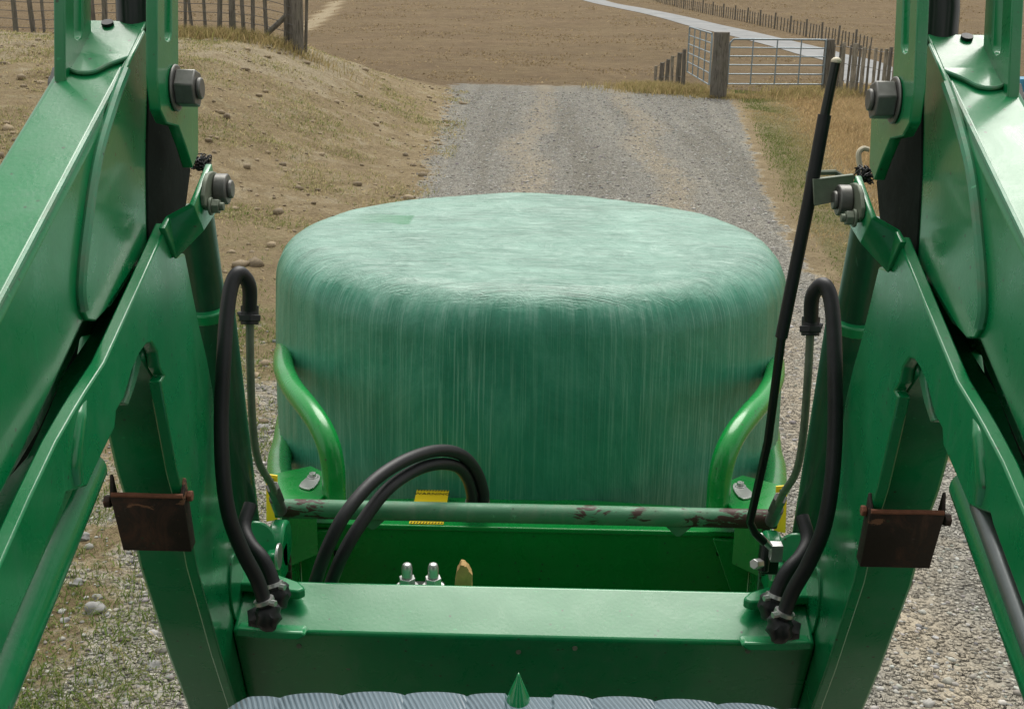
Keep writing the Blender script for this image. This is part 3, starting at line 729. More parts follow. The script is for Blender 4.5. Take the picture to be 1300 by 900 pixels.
arm = both(lambda: b_plate(bd, XI, .017), 'boom_side_plate', 'loader', bevel=.0025)
# box section behind the inner plate: lower leg (down to the crossbeam) and upper leg (back to the mast)
dl = [(183, 455), (204, 490), (214, 541), (225.5, 601), (237.5, 646), (250.5, 721), (280.5, 831), (305.5, 911), (335.5, 1010), (369, 1005), (340, 900), (314, 770), (296, 700), (268, 493), (250, 413), (233, 330), (200, 340)]
both(lambda: b_plate(dl, XI-.0175, .092), 'lower_boom', 'loader', bevel=.006)
UO = [(213, 290), (176, 358), (146, 424), (129, 461), (106, 496), (92, 519), (67, 562), (33, 634), (-4, 720), (-500, 1695), (-500, 2010), (0, 825), (80, 640), (111, 612), (146, 543), (190, 430), (230, 420), (222, 330)]
def outer(px, dx, t): return b_poly([onX(a, b, XI)+Vector((dx, 0, 0)) for a, b in px], (-t, 0, 0))
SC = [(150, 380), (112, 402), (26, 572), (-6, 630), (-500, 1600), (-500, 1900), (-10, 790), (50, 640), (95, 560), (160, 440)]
both(lambda: b_plate(SC, -.614, .008), 'gap_shade_sheet', 'cavity')  # dark sheet added to paint the shade between beam and boom
both(lambda: outer(UO, -.0885, .018), 'boom_side_plate', 'loader', bevel=.002)
ul = [(214, 350), (180, 430), (140, 510), (110, 585), (30, 760), (-500, 1790), (-500, 2020), (0, 815), (80, 620), (120, 570), (150, 480), (190, 420)]
both(lambda: b_plate(ul, XI-.0175, .070), 'upper_boom', 'loader', bevel=.006)
# gusset flange in the crook of the knee
both(lambda: b_poly([onX(a, b, XI-.02) for a, b in ((175, 438), (170, 470), (163, 500), (158, 512), (163, 515), (172, 490), (180, 460))], (-.03, 0, 0)), 'gusset', 'weld', bevel=.002)
# strip weld patch on the top edge of the boom
both(lambda: b_tube([onX(a, b, XI-.004) for a, b in ((106, 508), (98, 530), (93, 560), (91, 590), (94, 612))], [.004, .011, .012, .012, .010], 14), 'stiffener', 'loader')

# self-levelling beam above the boom
XA = -.52
ap = [(188, 32), (165, 80), (0, 395), (-500, 1370), (-500, 1640), (0, 640), (30, 580), (107, 413), (143, 393), (190, 320), (196, 200), (190, 60)]
A = both(lambda: b_plate(ap, XA, .092), 'levelling_beam', 'loader', bevel=.010, seg=4)
kp = [(184, 38), (160, 88), (146, 125), (124, 200), (109, 300), (103, 365), (105, 392), (112, 407), (122, 408), (134, 395), (150, 370), (189, 310), (195, 200), (190, 60)]
both(lambda: b_plate(kp, XA+.006, .007), 'knee_plate', 'loader', A, bevel=.0025)
wl = [(160, 90), (146, 127), (124, 202), (109, 300), (103, 365), (106, 394)]
both(lambda: b_tube([onX(a, b, XA+.004) for a, b in wl], .0065, 8), 'weld_bead', 'weld', A)
# wrap plate over the top of the knee with its bent tongue
pA, pB, pC = onX(188, 32, XA), onX(165, 80, XA), onX(0, 395, XA)
dirT = (pC-pB).normalized(); outv = Vector((-1, 0, 0)); nT = dirT.cross(outv); nT = nT if nT.z > 0 else -nT
def topP(u, v, h=0): return pB+dirT*u+outv*v+nT*h       # u back along the top, v outward
tongue = [topP(-.006, .002), topP(.012, .022), topP(.030, .036), topP(.034, .050), topP(.028, .066), topP(.004, .090)]
dirK = (pA-pB); 
both(lambda: b_poly([p+nT*.004 for p in tongue]+[pB+outv*.090-dirT*.02+nT*.004, pB-dirT*.02+outv*.002+nT*.004], nT*-.006), 'wrap_plate', 'loader', A, bevel=.0015)
both(lambda: b_tube([p+nT*.004 for p in tongue], .0028, 8), 'weld_bead', 'weld', A)
both(lambda: b_poly([pB+outv*.001+nT*.003, pA+outv*.001+nT*.006, pA+outv*.089+nT*.006, pB+outv*.089+nT*.003], nT*-.006), 'knee_cap', 'loader', A, bevel=.002)
both(lambda: b_tube([pA+outv*.05-(pA-pB)*.12+nT*.006, pA+outv*.05-(pA-pB)*.12+nT*.010], .008, 14, False), 'cap_plug', 'rubber', A)
# weld run that follows the inner edge of the beam's top
both(lambda: b_tube([topP(u, .004, .001) for u in np.linspace(0, .7, 12)], .003, 6), 'weld_bead', 'weld', A)

# knuckle and link plates straddling the knee
kn = [(190, 60), (197, 150), (226, 160), (243, 215), (237, 262), (222, 300), (206, 300), (188, 335), (186, 200)]
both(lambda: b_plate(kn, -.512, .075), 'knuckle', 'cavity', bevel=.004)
ep = [(200, -160), (200, 100), (204, 140), (212, 157), (227, 161), (237, 188), (245, 214), (252, 196), (252, 130), (241, 126), (227, 98), (226, -160)]
slot = [(209, -90), (218, -90), (218, 42), (216, 50), (213, 52), (210, 50), (209, 42)]
XE = -.472
both(lambda: b_plate(ep, XE, .015, (slot,)), 'link_plate', 'loader', bevel=.002)
both(lambda: b_poly([onX(a, b, XE)+Vector((-.116, 0, 0)) for a, b in ep], (-.015, 0, 0), ([onX(a, b, XE)+Vector((-.116, 0, 0)) for a, b in slot],)), 'link_plate', 'loader', bevel=.002)
# big pivot bolt through both link plates
pb = onX(222, 112, XE)
def lathe_nut(p, s, r, l):
    return b_join(b_cyl(p, p+Vector((s*.004, 0, 0)), r*1.18, 24), b_hex(p+Vector((s*.004, 0, 0)), p+Vector((s*l, 0, 0)), r), b_cyl(p+Vector((s*l, 0, 0)), p+Vector((s*(l+.006), 0, 0)), r*.55, 16))
both(lambda: lathe_nut(pb+Vector((.0005, 0, 0)), 1, .026, .030), 'pivot_nut', 'steel', bevel=.003)
both(lambda: lathe_nut(pb+Vector((-.1315, 0, 0)), -1, .026, .026), 'pivot_nut', 'steel', bevel=.003)
# black levelling ram rising between the link plates
both(lambda: b_tube([onX(164, 60, -.54)+Vector((0, .03, -.05)), onX(164, 0, -.54)+Vector((0, .03, 0)), onX(160, -170, -.54)+Vector((0, .06, 0))], .0275, 22, False), 'ram_tube', 'blackrod')

# joggled pin bracket at the top of the boom
def sheet(rows):
    bm = bmesh.new(); V = [[bm.verts.new(p) for p in r] for r in rows]
    for a, b in zip(V, V[1:]):
        for i in range(len(a)-1): bm.faces.new((a[i], a[i+1], b[i+1], b[i]))
    bmesh.ops.recalc_face_normals(bm, faces=bm.faces[:]); return bm
both(lambda: sheet([[onX(205, 290, -.489), onX(218, 322, -.489)], [onX(213, 276, -.489), onX(221, 328, -.489)], [onX(243, 260, -.452), onX(256, 292, -.452)], [onX(265, 208, -.452), onX(276, 262, -.452)]]), 'pin_bracket', 'loader', solid=.009, bevel=.0015)
pp = onX(266, 240, -.447)
both(lambda: b_poly([onX(a, b, -.4415) for a, b in smooth_px([(258, 258), (263, 222), (274, 216), (280, 228), (278, 262), (268, 270)])], (-.006, 0, 0)), 'keeper_plate', 'greysteel', bevel=.0015)
both(lambda: b_join(b_cyl(onX(274, 240, -.441), onX(274, 240, -.441)+Vector((.018, 0, 0)), .0215, 22), b_cyl(onX(274, 240, -.441)+Vector((.018, 0, 0)), onX(274, 240, -.441)+Vector((.024, 0, 0)), .013, 16)), 'pivot_pin', 'steel', bevel=.002)
both(lambda: lathe_nut(onX(266, 262, -.441), 1, .0105, .014), 'small_bolt', 'greysteel', bevel=.001)
# tuft of chaff and twine caught behind the bracket
def chaff():
    bms = []
    p = onX(257, 206, -.475)
    for k in range(26):
        q = [p+Vector((random.uniform(-.012, .012), random.uniform(-.02, .02), random.uniform(-.012, .010))) for _ in range(4)]
        bms.append(b_tube(q, .0011, 4, True, 3))
    return b_join(*bms)
both(chaff, 'caught_twine', 'rubber')

# bucket ram: thin upper rod, collar, thick barrel, in line with the lower boom
XC = -.548
def axis(px, py, dx=0): return onX(px, py, XC)
c0, c1, c2 = axis(244, 268), axis(262, 392), axis(302, 700)
both(lambda: b_tube([c0, c1], .0335, 26, False), 'bucket_ram', 'loader_shaded', bevel=.002)
both(lambda: b_tube([c1-(c1-c0).normalized()*.012, c1+(c1-c0).normalized()*.008], .048, 30, False), 'ram_collar', 'loader', bevel=.003)
both(lambda: b_tube([c1, c2], .047, 26, False), 'ram_barrel', 'loader_shaded', bevel=.008)
both(lambda: b_join(b_cyl(onX(322, 690, -.50), onX(322, 690, -.585), .042, 26)), 'ram_eye', 'loader', bevel=.004)

# lift ram under the upper leg
lr = both(lambda: b_tube([onX(103, 590, -.525), onX(-500, 2010, -.525)], .031, 26, False), 'lift_ram', 'loader', bevel=.002)
fin(b_tube([onX(96, 616, -.503), onX(-300, 1575, -.503)], .012, 14, False), 'ram_glint', 'glint_grey', LD, mirror=True)  # grey tube added to draw the bright highlight along the right ram

# rusty saddle bracket bolted on the rear face of each lower boom
def saddle():
    a0, a1 = onX(232, 626, -.488), onX(243, 696, -.488)
    back = Vector((0, -1, 0)); ax = (a1-a0); L = ax.length; ax.normalize(); nb = Vector((-1, 0, 0)).cross(ax); nb = nb if nb.y < 0 else -nb
    o = [a0+nb*.006, a1+nb*.006]
    wdt = Vector((-.100, 0, 0))
    ear = -nb*.022
    rows = [[o[0]+ear-ax*.016, o[1]+ear*.9], [o[0], o[1]], [o[0]+wdt, o[1]+wdt*.96], [o[0]+wdt+ear*.6-ax*.026, o[1]+wdt*.96+ear*.6]]
    return sheet(rows), a0, ax, nb
both(lambda: saddle()[0], 'saddle_bracket', 'rust', solid=.006, bevel=.002)
_, a0, ax, nb = saddle()
both(lambda: b_tube([a0+nb*.007+Vector((.002, 0, 0)), a0+nb*.0075+Vector((-.03, 0, 0)), a0+nb*.0065+Vector((-.075, 0, 0)), a0+nb*.007+Vector((-.100, 0, 0))], .0036, 8), 'rusty_lip', 'rustbright')
both(lambda: b_hex(a0+ax*.012-nb*.010+Vector((.003, 0, 0)), a0+ax*.012-nb*.010+Vector((.010, 0, 0)), .0085), 'bracket_bolt', 'rustbright', bevel=.0015)
both(lambda: b_hex(a0+ax*.02-nb*.004+Vector((-.106, 0, 0)), a0+ax*.02-nb*.004+Vector((-.116, 0, 0)), .010), 'bracket_bolt', 'rust', bevel=.0015)

# crossbeam: dusty top face, shaded rear face
ba, bb = onY(672, 743, 1.845), onY(672, 810, 1.745)
prof = [ba, bb, bb+Vector((0, .12, -.30)), ba+Vector((0, .12, -.28))]
bm = b_poly([Vector((-.489, p.y, p.z)) for p in prof], (.978, 0, 0))
CB = fin(bm, 'crossbeam', 'loader', LD, bevel=.007, seg=4)
zr = lambda px, py, dz=0: (lambda q: Vector((q.x, q.y, q.z+dz)))(onY(px, py, 1.80))
both(lambda: b_poly([onZ(a, b, 1.61) for a, b in ((300, 706), (330, 712), (352, 728), (380, 738), (388, 746), (378, 750), (345, 746), (315, 740), (300, 740))], (0, 0, -.018)), 'stop_ear', 'loader', bevel=.004)
both(lambda: b_poly([at(a, b, 1.955) for a, b in ((300, 797), (345, 801), (384, 802), (388, 807), (378, 813), (340, 812), (298, 808))], (0, .03, -.004)), 'ledge', 'loader', bevel=.003)
# boss ring on the inner face
both(lambda: b_poly([onX(a, b, XI+.004) for a, b in smooth_px([(296, 700), (306, 705), (312, 745), (308, 785), (300, 792), (292, 750)], 2)], (-.006, 0, 0)), 'reinforcing_pad', 'loader', bevel=.002)
# small studs and marks on the rear of the beam
for px, py in ((658, 832), (730, 825), (438, 862), (378, 824), (950, 828)):
    q = onY(px, py, 1.745); q.y += max(0, bb.z-q.z)*.45; fin(b_tube([q+Vector((0, .03, 0)), q+Vector((0, -.004, 0))], .0045, 8, False), 'rivet', 'greysteel', LD)

# hydraulic couplings on the beam ends
def boots():
    P = []
    for (px, py, d) in ((340, 778, 1.90), (352, 752, 1.96)):
        q = at(px, py, d)
        P += [cap_ellip(q+Vector((0, .0, -.004)), .021, .024, .026, 3), cap_ellip(q+Vector((-.018, .006, -.010)), .017, .018, .018)]
    b = b_join(*P)
    for v in b.verts: v.co += Vector((math.sin(v.co.z*310+v.co.y*170), math.sin(v.co.x*290+1), math.sin(v.co.y*330+v.co.x*90)))*.0022
    return b
both(boots, 'coupling_boot', 'rubber')
h1 = [(317, 392, 1.90), (316, 362, 1.88), (304, 347, 1.86), (294, 362, 1.85), (288, 400, 1.84), (284, 460, 1.83), (281, 530, 1.83), (283, 600, 1.83), (291, 655, 1.84), (308, 700, 1.86), (326, 735, 1.88), (337, 768, 1.89)]
h2 = [(318, 640, 2.0), (310, 668, 1.98), (318, 690, 1.96), (333, 708, 1.95), (343, 728, 1.95), (349, 748, 1.95)]
HZ = both(lambda: b_tube([at(*p) for p in h1], .0118, 14), 'hydraulic_hose', 'rubber')
both(lambda: b_tube([at(*p) for p in h2], .0115, 14), 'hydraulic_hose', 'rubber')
def clip(a, b):
    p, q = at(*a), at(*b); d = (q-p).normalized(); return b_join(b_cyl(q-d*.011, q-d*.005, .0165, 14), b_hex(q-d*.010+Vector((.012, -.008, 0)), q-d*.010+Vector((.022, -.012, 0)), .005))
both(lambda: clip(h1[-2], h1[-1]), 'hose_clip', 'zinc', HZ)
both(lambda: clip(h2[-2], h2[-1]), 'hose_clip', 'zinc', HZ)
both(lambda: b_join(b_cyl(at(317, 388, 1.905), at(317, 412, 1.905), .0145, 14), b_hex(at(317, 400, 1.905), at(317, 408, 1.905), .019), b_tube([at(305, 350, 1.87), at(318, 372, 1.90), at(318, 395, 1.905), at(303, 402, 1.90)], .008, 8)), 'hose_fitting', 'rubber', HZ, bevel=.001)
both(lambda: b_tube([at(312, 366, 1.895), at(318, 372, 1.895), at(321, 384, 1.895)], .0028, 6), 'wire_tie', 'zinc', HZ)
both(lambda: b_tube([at(317, 410, 1.905), at(318, 470, 1.93), at(321, 540, 1.98), at(328, 585, 2.03), (at(343, 612, 2.12)), at(350, 630, 2.2)], .0066, 10), 'steel_line', 'greysteel')
both(lambda: b_join(b_hex(at(346, 618, 2.17), at(353, 634, 2.22), .013), b_tube([at(350, 632, 2.22), at(356, 648, 2.28)], .013, 12, False)), 'line_fitting', 'steel', bevel=.001)

# torsion pipe between the booms
pl, pr = at(352, 645, 2.30), None
pl = Vector((-.485, pl.y, pl.z)); prr = Vector((.485, pl.y, pl.z))
PI_ = fin(b_tube([pl, prr], .0190, 24, False), 'torsion_pipe', 'worn_pipe', LD)
for s in (-1, 1):
    q = Vector((s*.298, pl.y-.005, pl.z-.018)); fin(b_poly([q+Vector((-.026, 0, 0)), q+Vector((.026, 0, 0)), q+Vector((.004, 0, -.022)), q+Vector((-.004, 0, -.022))], (0, .01, 0)), 'pipe_gusset', 'worn_pipe', PI_, bevel=.002)
    fin(b_box(s*.468, pl.y, pl.z-.085, .014, .012, .15), 'hanger', 'worn_pipe', PI_, bevel=.002)
both(lambda: b_join(b_cyl(onX(345, 690, -.478), onX(345, 690, -.478)+Vector((.03, 0, 0)), .046, 26), b_box(-.462, onX(345, 690, -.47).y, onX(345, 690, -.47).z-.04, .028, .07, .07)), 'coupler_boss', 'loader', bevel=.006)
both(lambda: b_cyl(onX(352, 706, -.447), onX(352, 706, -.447)+Vector((.005, 0, 0)), .024, 20), 'washer', 'zinc', bevel=.001)

# level indicator rod on the right boom with its guide
def atr(px, py, d): return at(px, py, d)
rodd = [(1061, 78, 1.58), (1048, 150, 1.60)]
RD = fin(b_tube([atr(1061, 80, 1.60), atr(1046, 152, 1.62)], .0068, 12, False), 'level_rod', 'blackrod', LD)
fin(b_tube([atr(1047, 146, 1.62), atr(1027, 255, 1.65), atr(992, 428, 1.72)], .0092, 14, False), 'rod_sleeve', 'rubber', RD)
fin(b_tube([atr(993, 422, 1.72), atr(975, 560, 1.80), atr(952, 662, 1.90), atr(958, 676, 1.91), atr(970, 688, 1.92)], .0066, 12, False), 'rod_foot', 'blackrod', RD)
fin(cap_ellip(atr(1061.5, 78, 1.60), .0072, .0072, .0055), 'rod_tip', 'tip', RD)
fin(b_poly([atr(1032, 228, 1.63), atr(1084, 222, 1.66), atr(1084, 252, 1.66), atr(1034, 262, 1.63)], (0, .006, .001)), 'guide_strap', 'greysteel', LD, bevel=.001)
fin(b_tube([atr(1025, 246, 1.68), atr(1026, 220, 1.68), atr(1060, 219, 1.70), atr(1072, 226, 1.70)], .004, 8, False), 'guide_strap', 'greysteel', LD)
fin(b_tube([atr(1100, 225, 1.72), atr(1093, 215, 1.72), atr(1090, 196, 1.72), atr(1096, 189, 1.72), atr(1103, 190, 1.72)], .004, 8), 'guide_hook', 'tip', LD)
fin(b_join(b_tube([atr(965, 680, 1.95), atr(985, 702, 2.02)], .006, 8, False), b_box(*atr(985, 700, 2.0), .02, .02, .03), b_hex(atr(965, 715, 2.02), atr(957, 716, 2.0), .009)), 'rod_clevis', 'zinc', LD, bevel=.001)
fin(b_join(b_cyl(atr(972, 690, 2.03), atr(968, 725, 2.03), .010, 12), b_box(*atr(976, 708, 2.06), .03, .03, .05)), 'clevis_block', 'blackrod', LD, bevel=.002)

# ------------------------------------------------------------------ bale clamp
ZT = 1.515
BC = thing('bale_clamp', 'bright green bale clamp gripping the wrapped bale with curved arms', 'bale clamp', (0, 2.3, 0))
fa = onY(672, 670, 2.24); fb = onY(672, 632, 2.44)
# top rail: gently bowed rear edge
top = [Vector((-.47, fa.y, fa.z)), Vector((.47, fa.y, fa.z))]
for t_ in np.linspace(1, -1, 15): top.append(Vector((.47*t_, fb.y-.05*t_*t_-.0, fb.z-(0 if abs(t_) < .8 else .0))))
fin(b_poly(top, (0, 0, -.012)), 'top_rail', 'clamp', BC, bevel=.003)
fin(b_poly([Vector((-.475, fa.y+.004, fa.z-.010)), Vector((.475, fa.y+.004, fa.z-.010)), Vector((.475, fa.y+.03, fa.z-.42)), Vector((-.475, fa.y+.03, fa.z-.42))], (0, .008, 0)), 'back_plate', 'clamp', BC, bevel=.002)
for s in (-1, 1):
    fin(b_poly([Vector((s*.468, fa.y-.005, fa.z-.012)), Vector((s*.39, fa.y+.003, fa.z-.012)), Vector((s*.445, fa.y+.015, fa.z-.16)), Vector((s*.468, fa.y+.015, fa.z-.3)), ], (0, -.012, 0)), 'corner_gusset', 'clamp', BC, bevel=.002)
    fin(b_box(s*.478, fa.y-.10, fa.z-.18, .012, .2, .34), 'side_plate', 'clamp', BC, bevel=.002)
    q = onY(672+(915-672)*s, 702, fa.y)
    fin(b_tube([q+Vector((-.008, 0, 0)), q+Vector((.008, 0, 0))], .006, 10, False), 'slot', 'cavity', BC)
fin(b_box(0, fa.y+.09, fa.z-.43, .95, .24, .06), 'lower_rail', 'clamp', BC, bevel=.004)
# bearing plates and the two gripping arms
def hinge():
    z = 1.585
    return b_poly([onZ(a, b, z) for a, b in ((334, 604), (352, 600), (395, 591), (422, 604), (426, 612), (412, 628), (400, 640), (356, 640))], (0, 0, -.010))
HG = both(hinge, 'hinge_plate', 'clamp', BC, bevel=.002)
both(lambda: b_poly([onZ(a, b, 1.576) for a, b in ((352, 600), (402, 642), (356, 660))], (0, 0, -.11)), 'hinge_gusset', 'clamp', HG, bevel=.002)
both(lambda: b_poly([onZ(a, b, 1.590) for a, b in smooth_px([(378, 615), (396, 600), (407, 602), (406, 610), (396, 621), (384, 619)], 1)], (0, 0, -.004)), 'latch_plate', 'zinc', HG, bevel=.001)
both(lambda: lathe_n(onZ(397, 605, 1.590)), 'latch_bolt', 'zinc', HG, bevel=.001) if False else None
def vbolt(p, r, l): return b_join(b_cyl(p, p+Vector((0, 0, .002)), r*1.5, 16), b_hex(p+Vector((0, 0, .002)), p+Vector((0, 0, l)), r))
both(lambda: vbolt(onZ(397, 605, 1.590), .008, .009), 'latch_bolt', 'zinc', HG, bevel=.001)
arm_px = [(424, 655, 2.45), (424, 625, 2.455), (423, 595, 2.45), (417, 565, 2.45), (405, 538, 2.48), (388, 514, 2.55), (371, 492, 2.66), (361, 470, 2.80), (360, 452, 2.95), (363, 440, 3.1)]
def garm():
    P = [at(*p) for p in arm_px]
    z_ = P[-1].z; P += [Vector((-.690, 3.28, z_-.05)), Vector((-.63, 3.45, z_-.10)), Vector((-.50, 3.63, z_-.14))]
    return b_tube(P, .0245, 20)
both(garm, 'gripping_arm', 'clamp', BC)
def lowpad():
    P = [at(372, 640, 2.6), at(357, 615, 2.75), at(355, 585, 2.95), at(360, 565, 3.1)]
    z_ = P[-1].z; P += [Vector((-.69, 3.26, z_-.04)), Vector((-.62, 3.44, z_-.10)), Vector((-.48, 3.63, z_-.14))]
    return b_tube(P, .030, 18)
both(lowpad, 'gripping_arm', 'clamp', BC)
# yellow warning decals
def lab_text(txt, size, loc, rot, parent, m='ink'):
    cu = bpy.data.curves.new('lettering', 'FONT'); cu.body = txt; cu.size = size; cu.align_x = 'CENTER'; cu.align_y = 'CENTER'; cu.extrude = .0002
    tmp = bpy.data.objects.new('tmp', cu); C.objects.link(tmp)
    me = bpy.data.meshes.new_from_object(tmp.evaluated_get(bpy.context.evaluated_depsgraph_get())); bpy.data.objects.remove(tmp)
    me.transform(Matrix.Translation(loc) @ rot.to_4x4()); me.materials.clear()
    return link('lettering', me, m, parent)
zl = fa.z+.0015
c4 = [onZ(521, 667, zl), onZ(564, 667, zl), onZ(567, 625, zl), onZ(523, 625, zl)]
y1 = fa.y+.006; y2 = fb.y-.022; xa = onZ(545, 645, zl).x; hw = .036
WL = fin(b_poly([Vector((xa-hw, y1, zl)), Vector((xa+hw, y1, zl)), Vector((xa+hw, y2, zl)), Vector((xa-hw, y2, zl))], (0, 0, -.001)), 'warning_label', 'yellow', BC)
lab_text('WARNING', .0165, Vector((xa, y2-.022, zl+.0006)), Matrix.Scale(1, 3), WL)
hz = []
for k in range(11):
    x0 = xa-hw+.002+k*.0064
    for yy in (y1+.0015, y2-.007):
        hz.append(b_poly([Vector((x0, yy, zl+.0006)), Vector((x0+.0030, yy, zl+.0006)), Vector((x0+.0050, yy+.006, zl+.0006)), Vector((x0+.0020, yy+.006, zl+.0006))], (0, 0, -.0004)))
fin(b_join(*hz), 'hazard_stripes', 'ink', WL)
both(lambda: b_poly([at(a, b, 2.36) for a, b in ((338, 602), (352, 604), (352, 660), (338, 662))], (0, .004, 0)), 'warning_label', 'yellow', BC)
both(lambda: b_poly([at(a, b, 2.355) for a, b in ((343, 608), (347, 608), (347, 620), (343, 622))], (0, .003, 0)), 'label_mark', 'ink', BC)
# hose pair arching over the pipe to the clamp cylinder
ho = [(395, 760, 2.12), (403, 730, 2.10), (418, 690, 2.09), (440, 650, 2.10), (475, 610, 2.15), (515, 584, 2.22), (555, 572, 2.30), (585, 577, 2.36), (604, 597, 2.42), (613, 622, 2.46), (614, 636, 2.47)]
hi = [(412, 765, 2.16), (422, 735, 2.14), (437, 700, 2.13), (458, 665, 2.14), (490, 623, 2.18), (525, 598, 2.25), (555, 589, 2.31), (580, 592, 2.37), (593, 607, 2.42), (599, 626, 2.45), (599, 638, 2.46)]
for k in (ho, hi): 
    q = fin(b_tube([at(*p) for p in k], .0122, 14), 'hydraulic_hose', 'rubber', BC)
fin(b_join(b_box(*at(606, 640, 2.48), .052, .03, .012), b_box(*at(606, 634, 2.48), .012, .02, .03)), 'hose_manifold', 'steel', BC, bevel=.002)
# two acorn-capped studs and a chunk of wood on the ledge behind the crossbeam
def stud(px):
    p = at(px, 742, 2.12)
    return b_join(b_cyl(p+Vector((0, 0, -.03)), p+Vector((0, 0, -.002)), .021, 18), b_hex(p+Vector((0, 0, -.002)), p+Vector((0, 0, .015)), .0155), b_tube([p+Vector((0, 0, .015)), p+Vector((0, 0, .033)), p+Vector((0, 0, .041)), p+Vector((0, 0, .0435))], [.0098, .0098, .0075, .001], 16, True, 4))
for px in (517, 550): fin(stud(px), 'capped_stud', 'zinc', BC, bevel=.001)
fin(b_box(*(at(534, 749, 2.14)), .085, .05, .012), 'stud_plate', 'blackrod', BC, bevel=.003)
fin(b_box(0, at(534, 749, 2.14).y, at(534, 749, 2.14).z-.03, .93, .10, .02), 'front_ledge', 'clamp', BC, bevel=.003)
q = at(588, 733, 2.14)
bm = b_poly([q+Vector((-.017, 0, -.05)), q+Vector((.015, 0, -.05)), q+Vector((.016, 0, .004)), q+Vector((.006, 0, .022)), q+Vector((-.004, 0, .027)), q+Vector((-.013, 0, .008))], (0, .02, 0))
bmesh.ops.subdivide_edges(bm, edges=bm.edges[:], cuts=3, use_grid_fill=True)
for v in bm.verts: v.co += Vector((random.uniform(-1, 1), random.uniform(-1, 1), random.uniform(-1, 1)))*.0014
tag(fin(bm, 'wood_chunk', 'wood', bevel=.002), 'splintered yellow brown wood chunk standing behind the crossbeam', 'wood')

# ------------------------------------------------------------------ tractor bonnet below the windscreen
TR = thing('tractor', 'tractor bonnet with ribbed screen (blue-grey sky reflection painted in) and green crest', 'tractor', (0, .5, 0))
bm = bmesh.new(); nx, ny = 241, 60; rows = []
yf = onY(660, 884, 1.27); xc = yf.x
for j in range(ny):
    v = j/(ny-1); yy = -.35+1.62*v + 0
    if v > .9: pass
    row = []
    for i in range(nx):
        u = -1+2*i/(nx-1); xx = xc+.012+u*.405
        front = max(0, (yy-1.10)/.17)
        z = yf.z+.010-.022*abs(u)**3.2-.075*max(0, abs(u)-.86)**1.2*4-.012*front**2
        ph = abs(u)*5.2; fr = ph-math.floor(ph)
        z += (.0065*math.sqrt(max(0, 1-(2*fr-1)**2)) if abs(u) > .07 else .002)*(1 if abs(u) < .97 else 0)
        row.append(bm.verts.new((xx, yy, z)))
    rows.append(row)
for a, b in zip(rows, rows[1:]):
    for i in range(nx-1): bm.faces.new((a[i], a[i+1], b[i+1], b[i]))
HD = fin(bm, 'bonnet_screen', 'grille', TR)
zh = yf.z
fin(b_poly([Vector((xc-.35, -.33, zh-.03)), Vector((xc+.35, -.33, zh-.03)), Vector((xc+.35, 1.22, zh-.06)), Vector((xc-.35, 1.22, zh-.06))], (0, 0, -.75)), 'bonnet', 'loader', TR, bevel=.04, seg=5)
cx = onY(658, 880, 1.27)
bm = bmesh.new(); base = []
apex = bm.verts.new((cx.x, 1.262, onY(658, 853, 1.262).z)); zb_ = zh-.01
ring = []
for a in range(16):
    t_ = 2*math.pi*a/16; ring.append((math.cos(t_), math.sin(t_)))
prevr = [apex]*16
for k, (rad, dz) in enumerate(((.0018, .004), (.0045, .012), (.0078, .020), (.0115, .030), (.017, .045))):
    cur = [bm.verts.new((cx.x+c*rad, 1.262+s*rad*1.6, apex.co.z-dz)) for c, s in ring]
    for i in range(16):
        if k == 0: bm.faces.new((apex, cur[i], cur[(i+1) % 16]))
        else: bm.faces.new((prevr[i], prevr[(i+1) % 16], cur[(i+1) % 16], cur[i]))
    prevr = cur
bmesh.ops.recalc_face_normals(bm, faces=bm.faces[:])
fin(bm, 'crest', 'loader', TR)

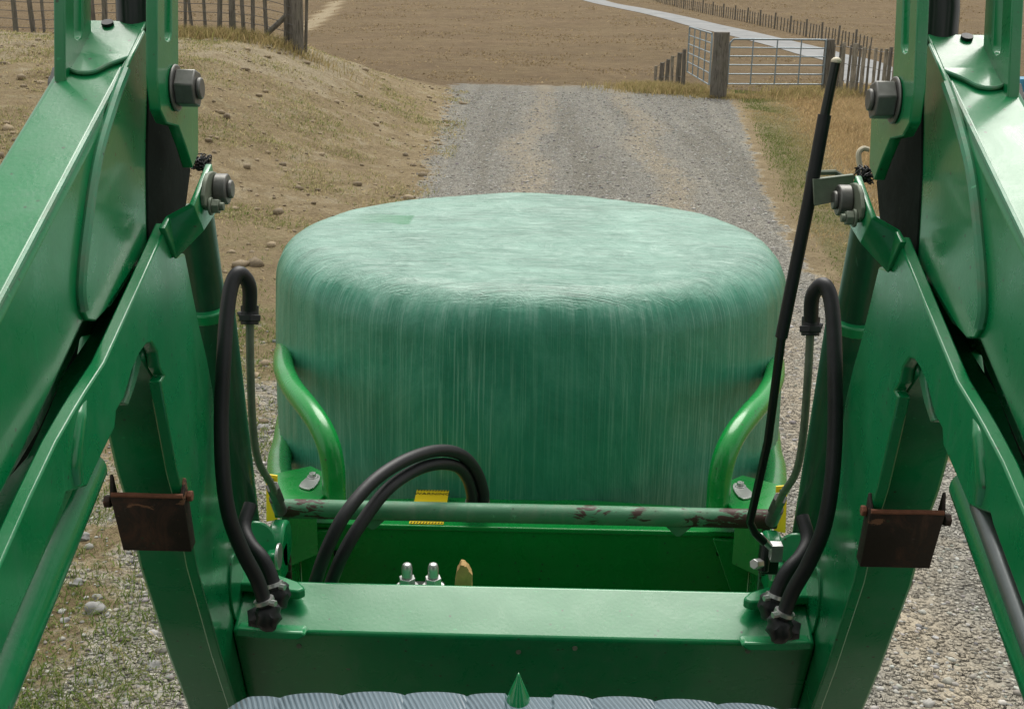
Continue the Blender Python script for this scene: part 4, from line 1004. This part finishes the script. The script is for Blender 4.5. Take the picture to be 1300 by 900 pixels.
# the rest of the tractor: nose, cab, mudguards, wheels, loader masts, added light blockers
fin(b_box(xc, 1.235, zh-.44, .60, .03, .70), 'front_grille', 'rubber', TR, bevel=.01)
fin(b_box(xc, .33, 1.22, 1.46, .18, 1.05), 'firewall', 'blackrod', TR, bevel=.03)  # out of view; widened to keep light off the rear-facing boom faces
fin(b_box(xc, -.45, 2.93, 1.55, 1.75, .13), 'cab_roof', 'loader', TR, bevel=.04)
fin(b_box(xc, -1.15, 1.85, 1.4, .04, 2.0), 'rear_screen', 'blackrod', TR, bevel=.01)
fin(b_box(xc, -.4, 1.15, 1.4, 1.5, .08), 'cab_floor', 'rubber', TR, bevel=.01)
fin(b_box(xc, .5, .75, .5, 2.0, .3), 'chassis', 'blackrod', TR, bevel=.02)
fin(b_box(xc, 1.45, .72, .78, .36, .5), 'bounce_blocker', 'blackrod', TR, bevel=.03)  # unseen black box added to stop ground bounce onto the crossbeam
def wheel(x, y, r, wd):
    t = fin(b_join(b_tube([(x-wd/2, y, r), (x-wd/2+.03, y, r), (x+wd/2-.03, y, r), (x+wd/2, y, r)], [r*.9, r, r, r*.9], 40, False)), 'wheel', 'rubber', TR, bevel=.01)
    fin(b_cyl((x-wd/2-.01, y, r), (x+wd/2+.01, y, r), r*.52, 30), 'rim', 'yellow', t, bevel=.01)
for s in (-1, 1):
    wheel(xc+s*.86, .95, .53, .34); wheel(xc+s*.98, -.85, .82, .45)
    fin(b_box(xc+s*.86, .98, 1.17, .40, 1.0, .03), 'mudguard', 'blackrod', TR, bevel=.01)  # unseen guard over the front wheel, added to darken the boom rears
    fin(b_box(xc+s*.98, -.75, 1.72, .48, 1.3, .05), 'mudguard', 'loader', TR, bevel=.02)
    fin(b_box(xc+s*.74, .36, 2.1, .06, .07, 1.6), 'cab_pillar', 'blackrod', TR, bevel=.01)
    fin(b_box(xc+s*.72, -1.15, 2.0, .08, .08, 1.8), 'cab_pillar', 'blackrod', TR, bevel=.01)
    fin(b_box(s*.56, .52, 1.2, .15, .20, 1.5), 'loader_mast', 'loader', LD, bevel=.01)

# blue trough at the far right, seen past the right boom
q = onY(1296, 118, 24)
bm = b_join(b_box(q.x+.3, 24, hp(q.x, 24)+.75, .9, .6, .35), b_box(q.x+.3, 24, hp(q.x, 24)+.3, .7, .5, .6))
tag(fin(bm, 'water_trough', 'blue', bevel=.04), 'blue plastic trough just visible beyond the right boom', 'trough')
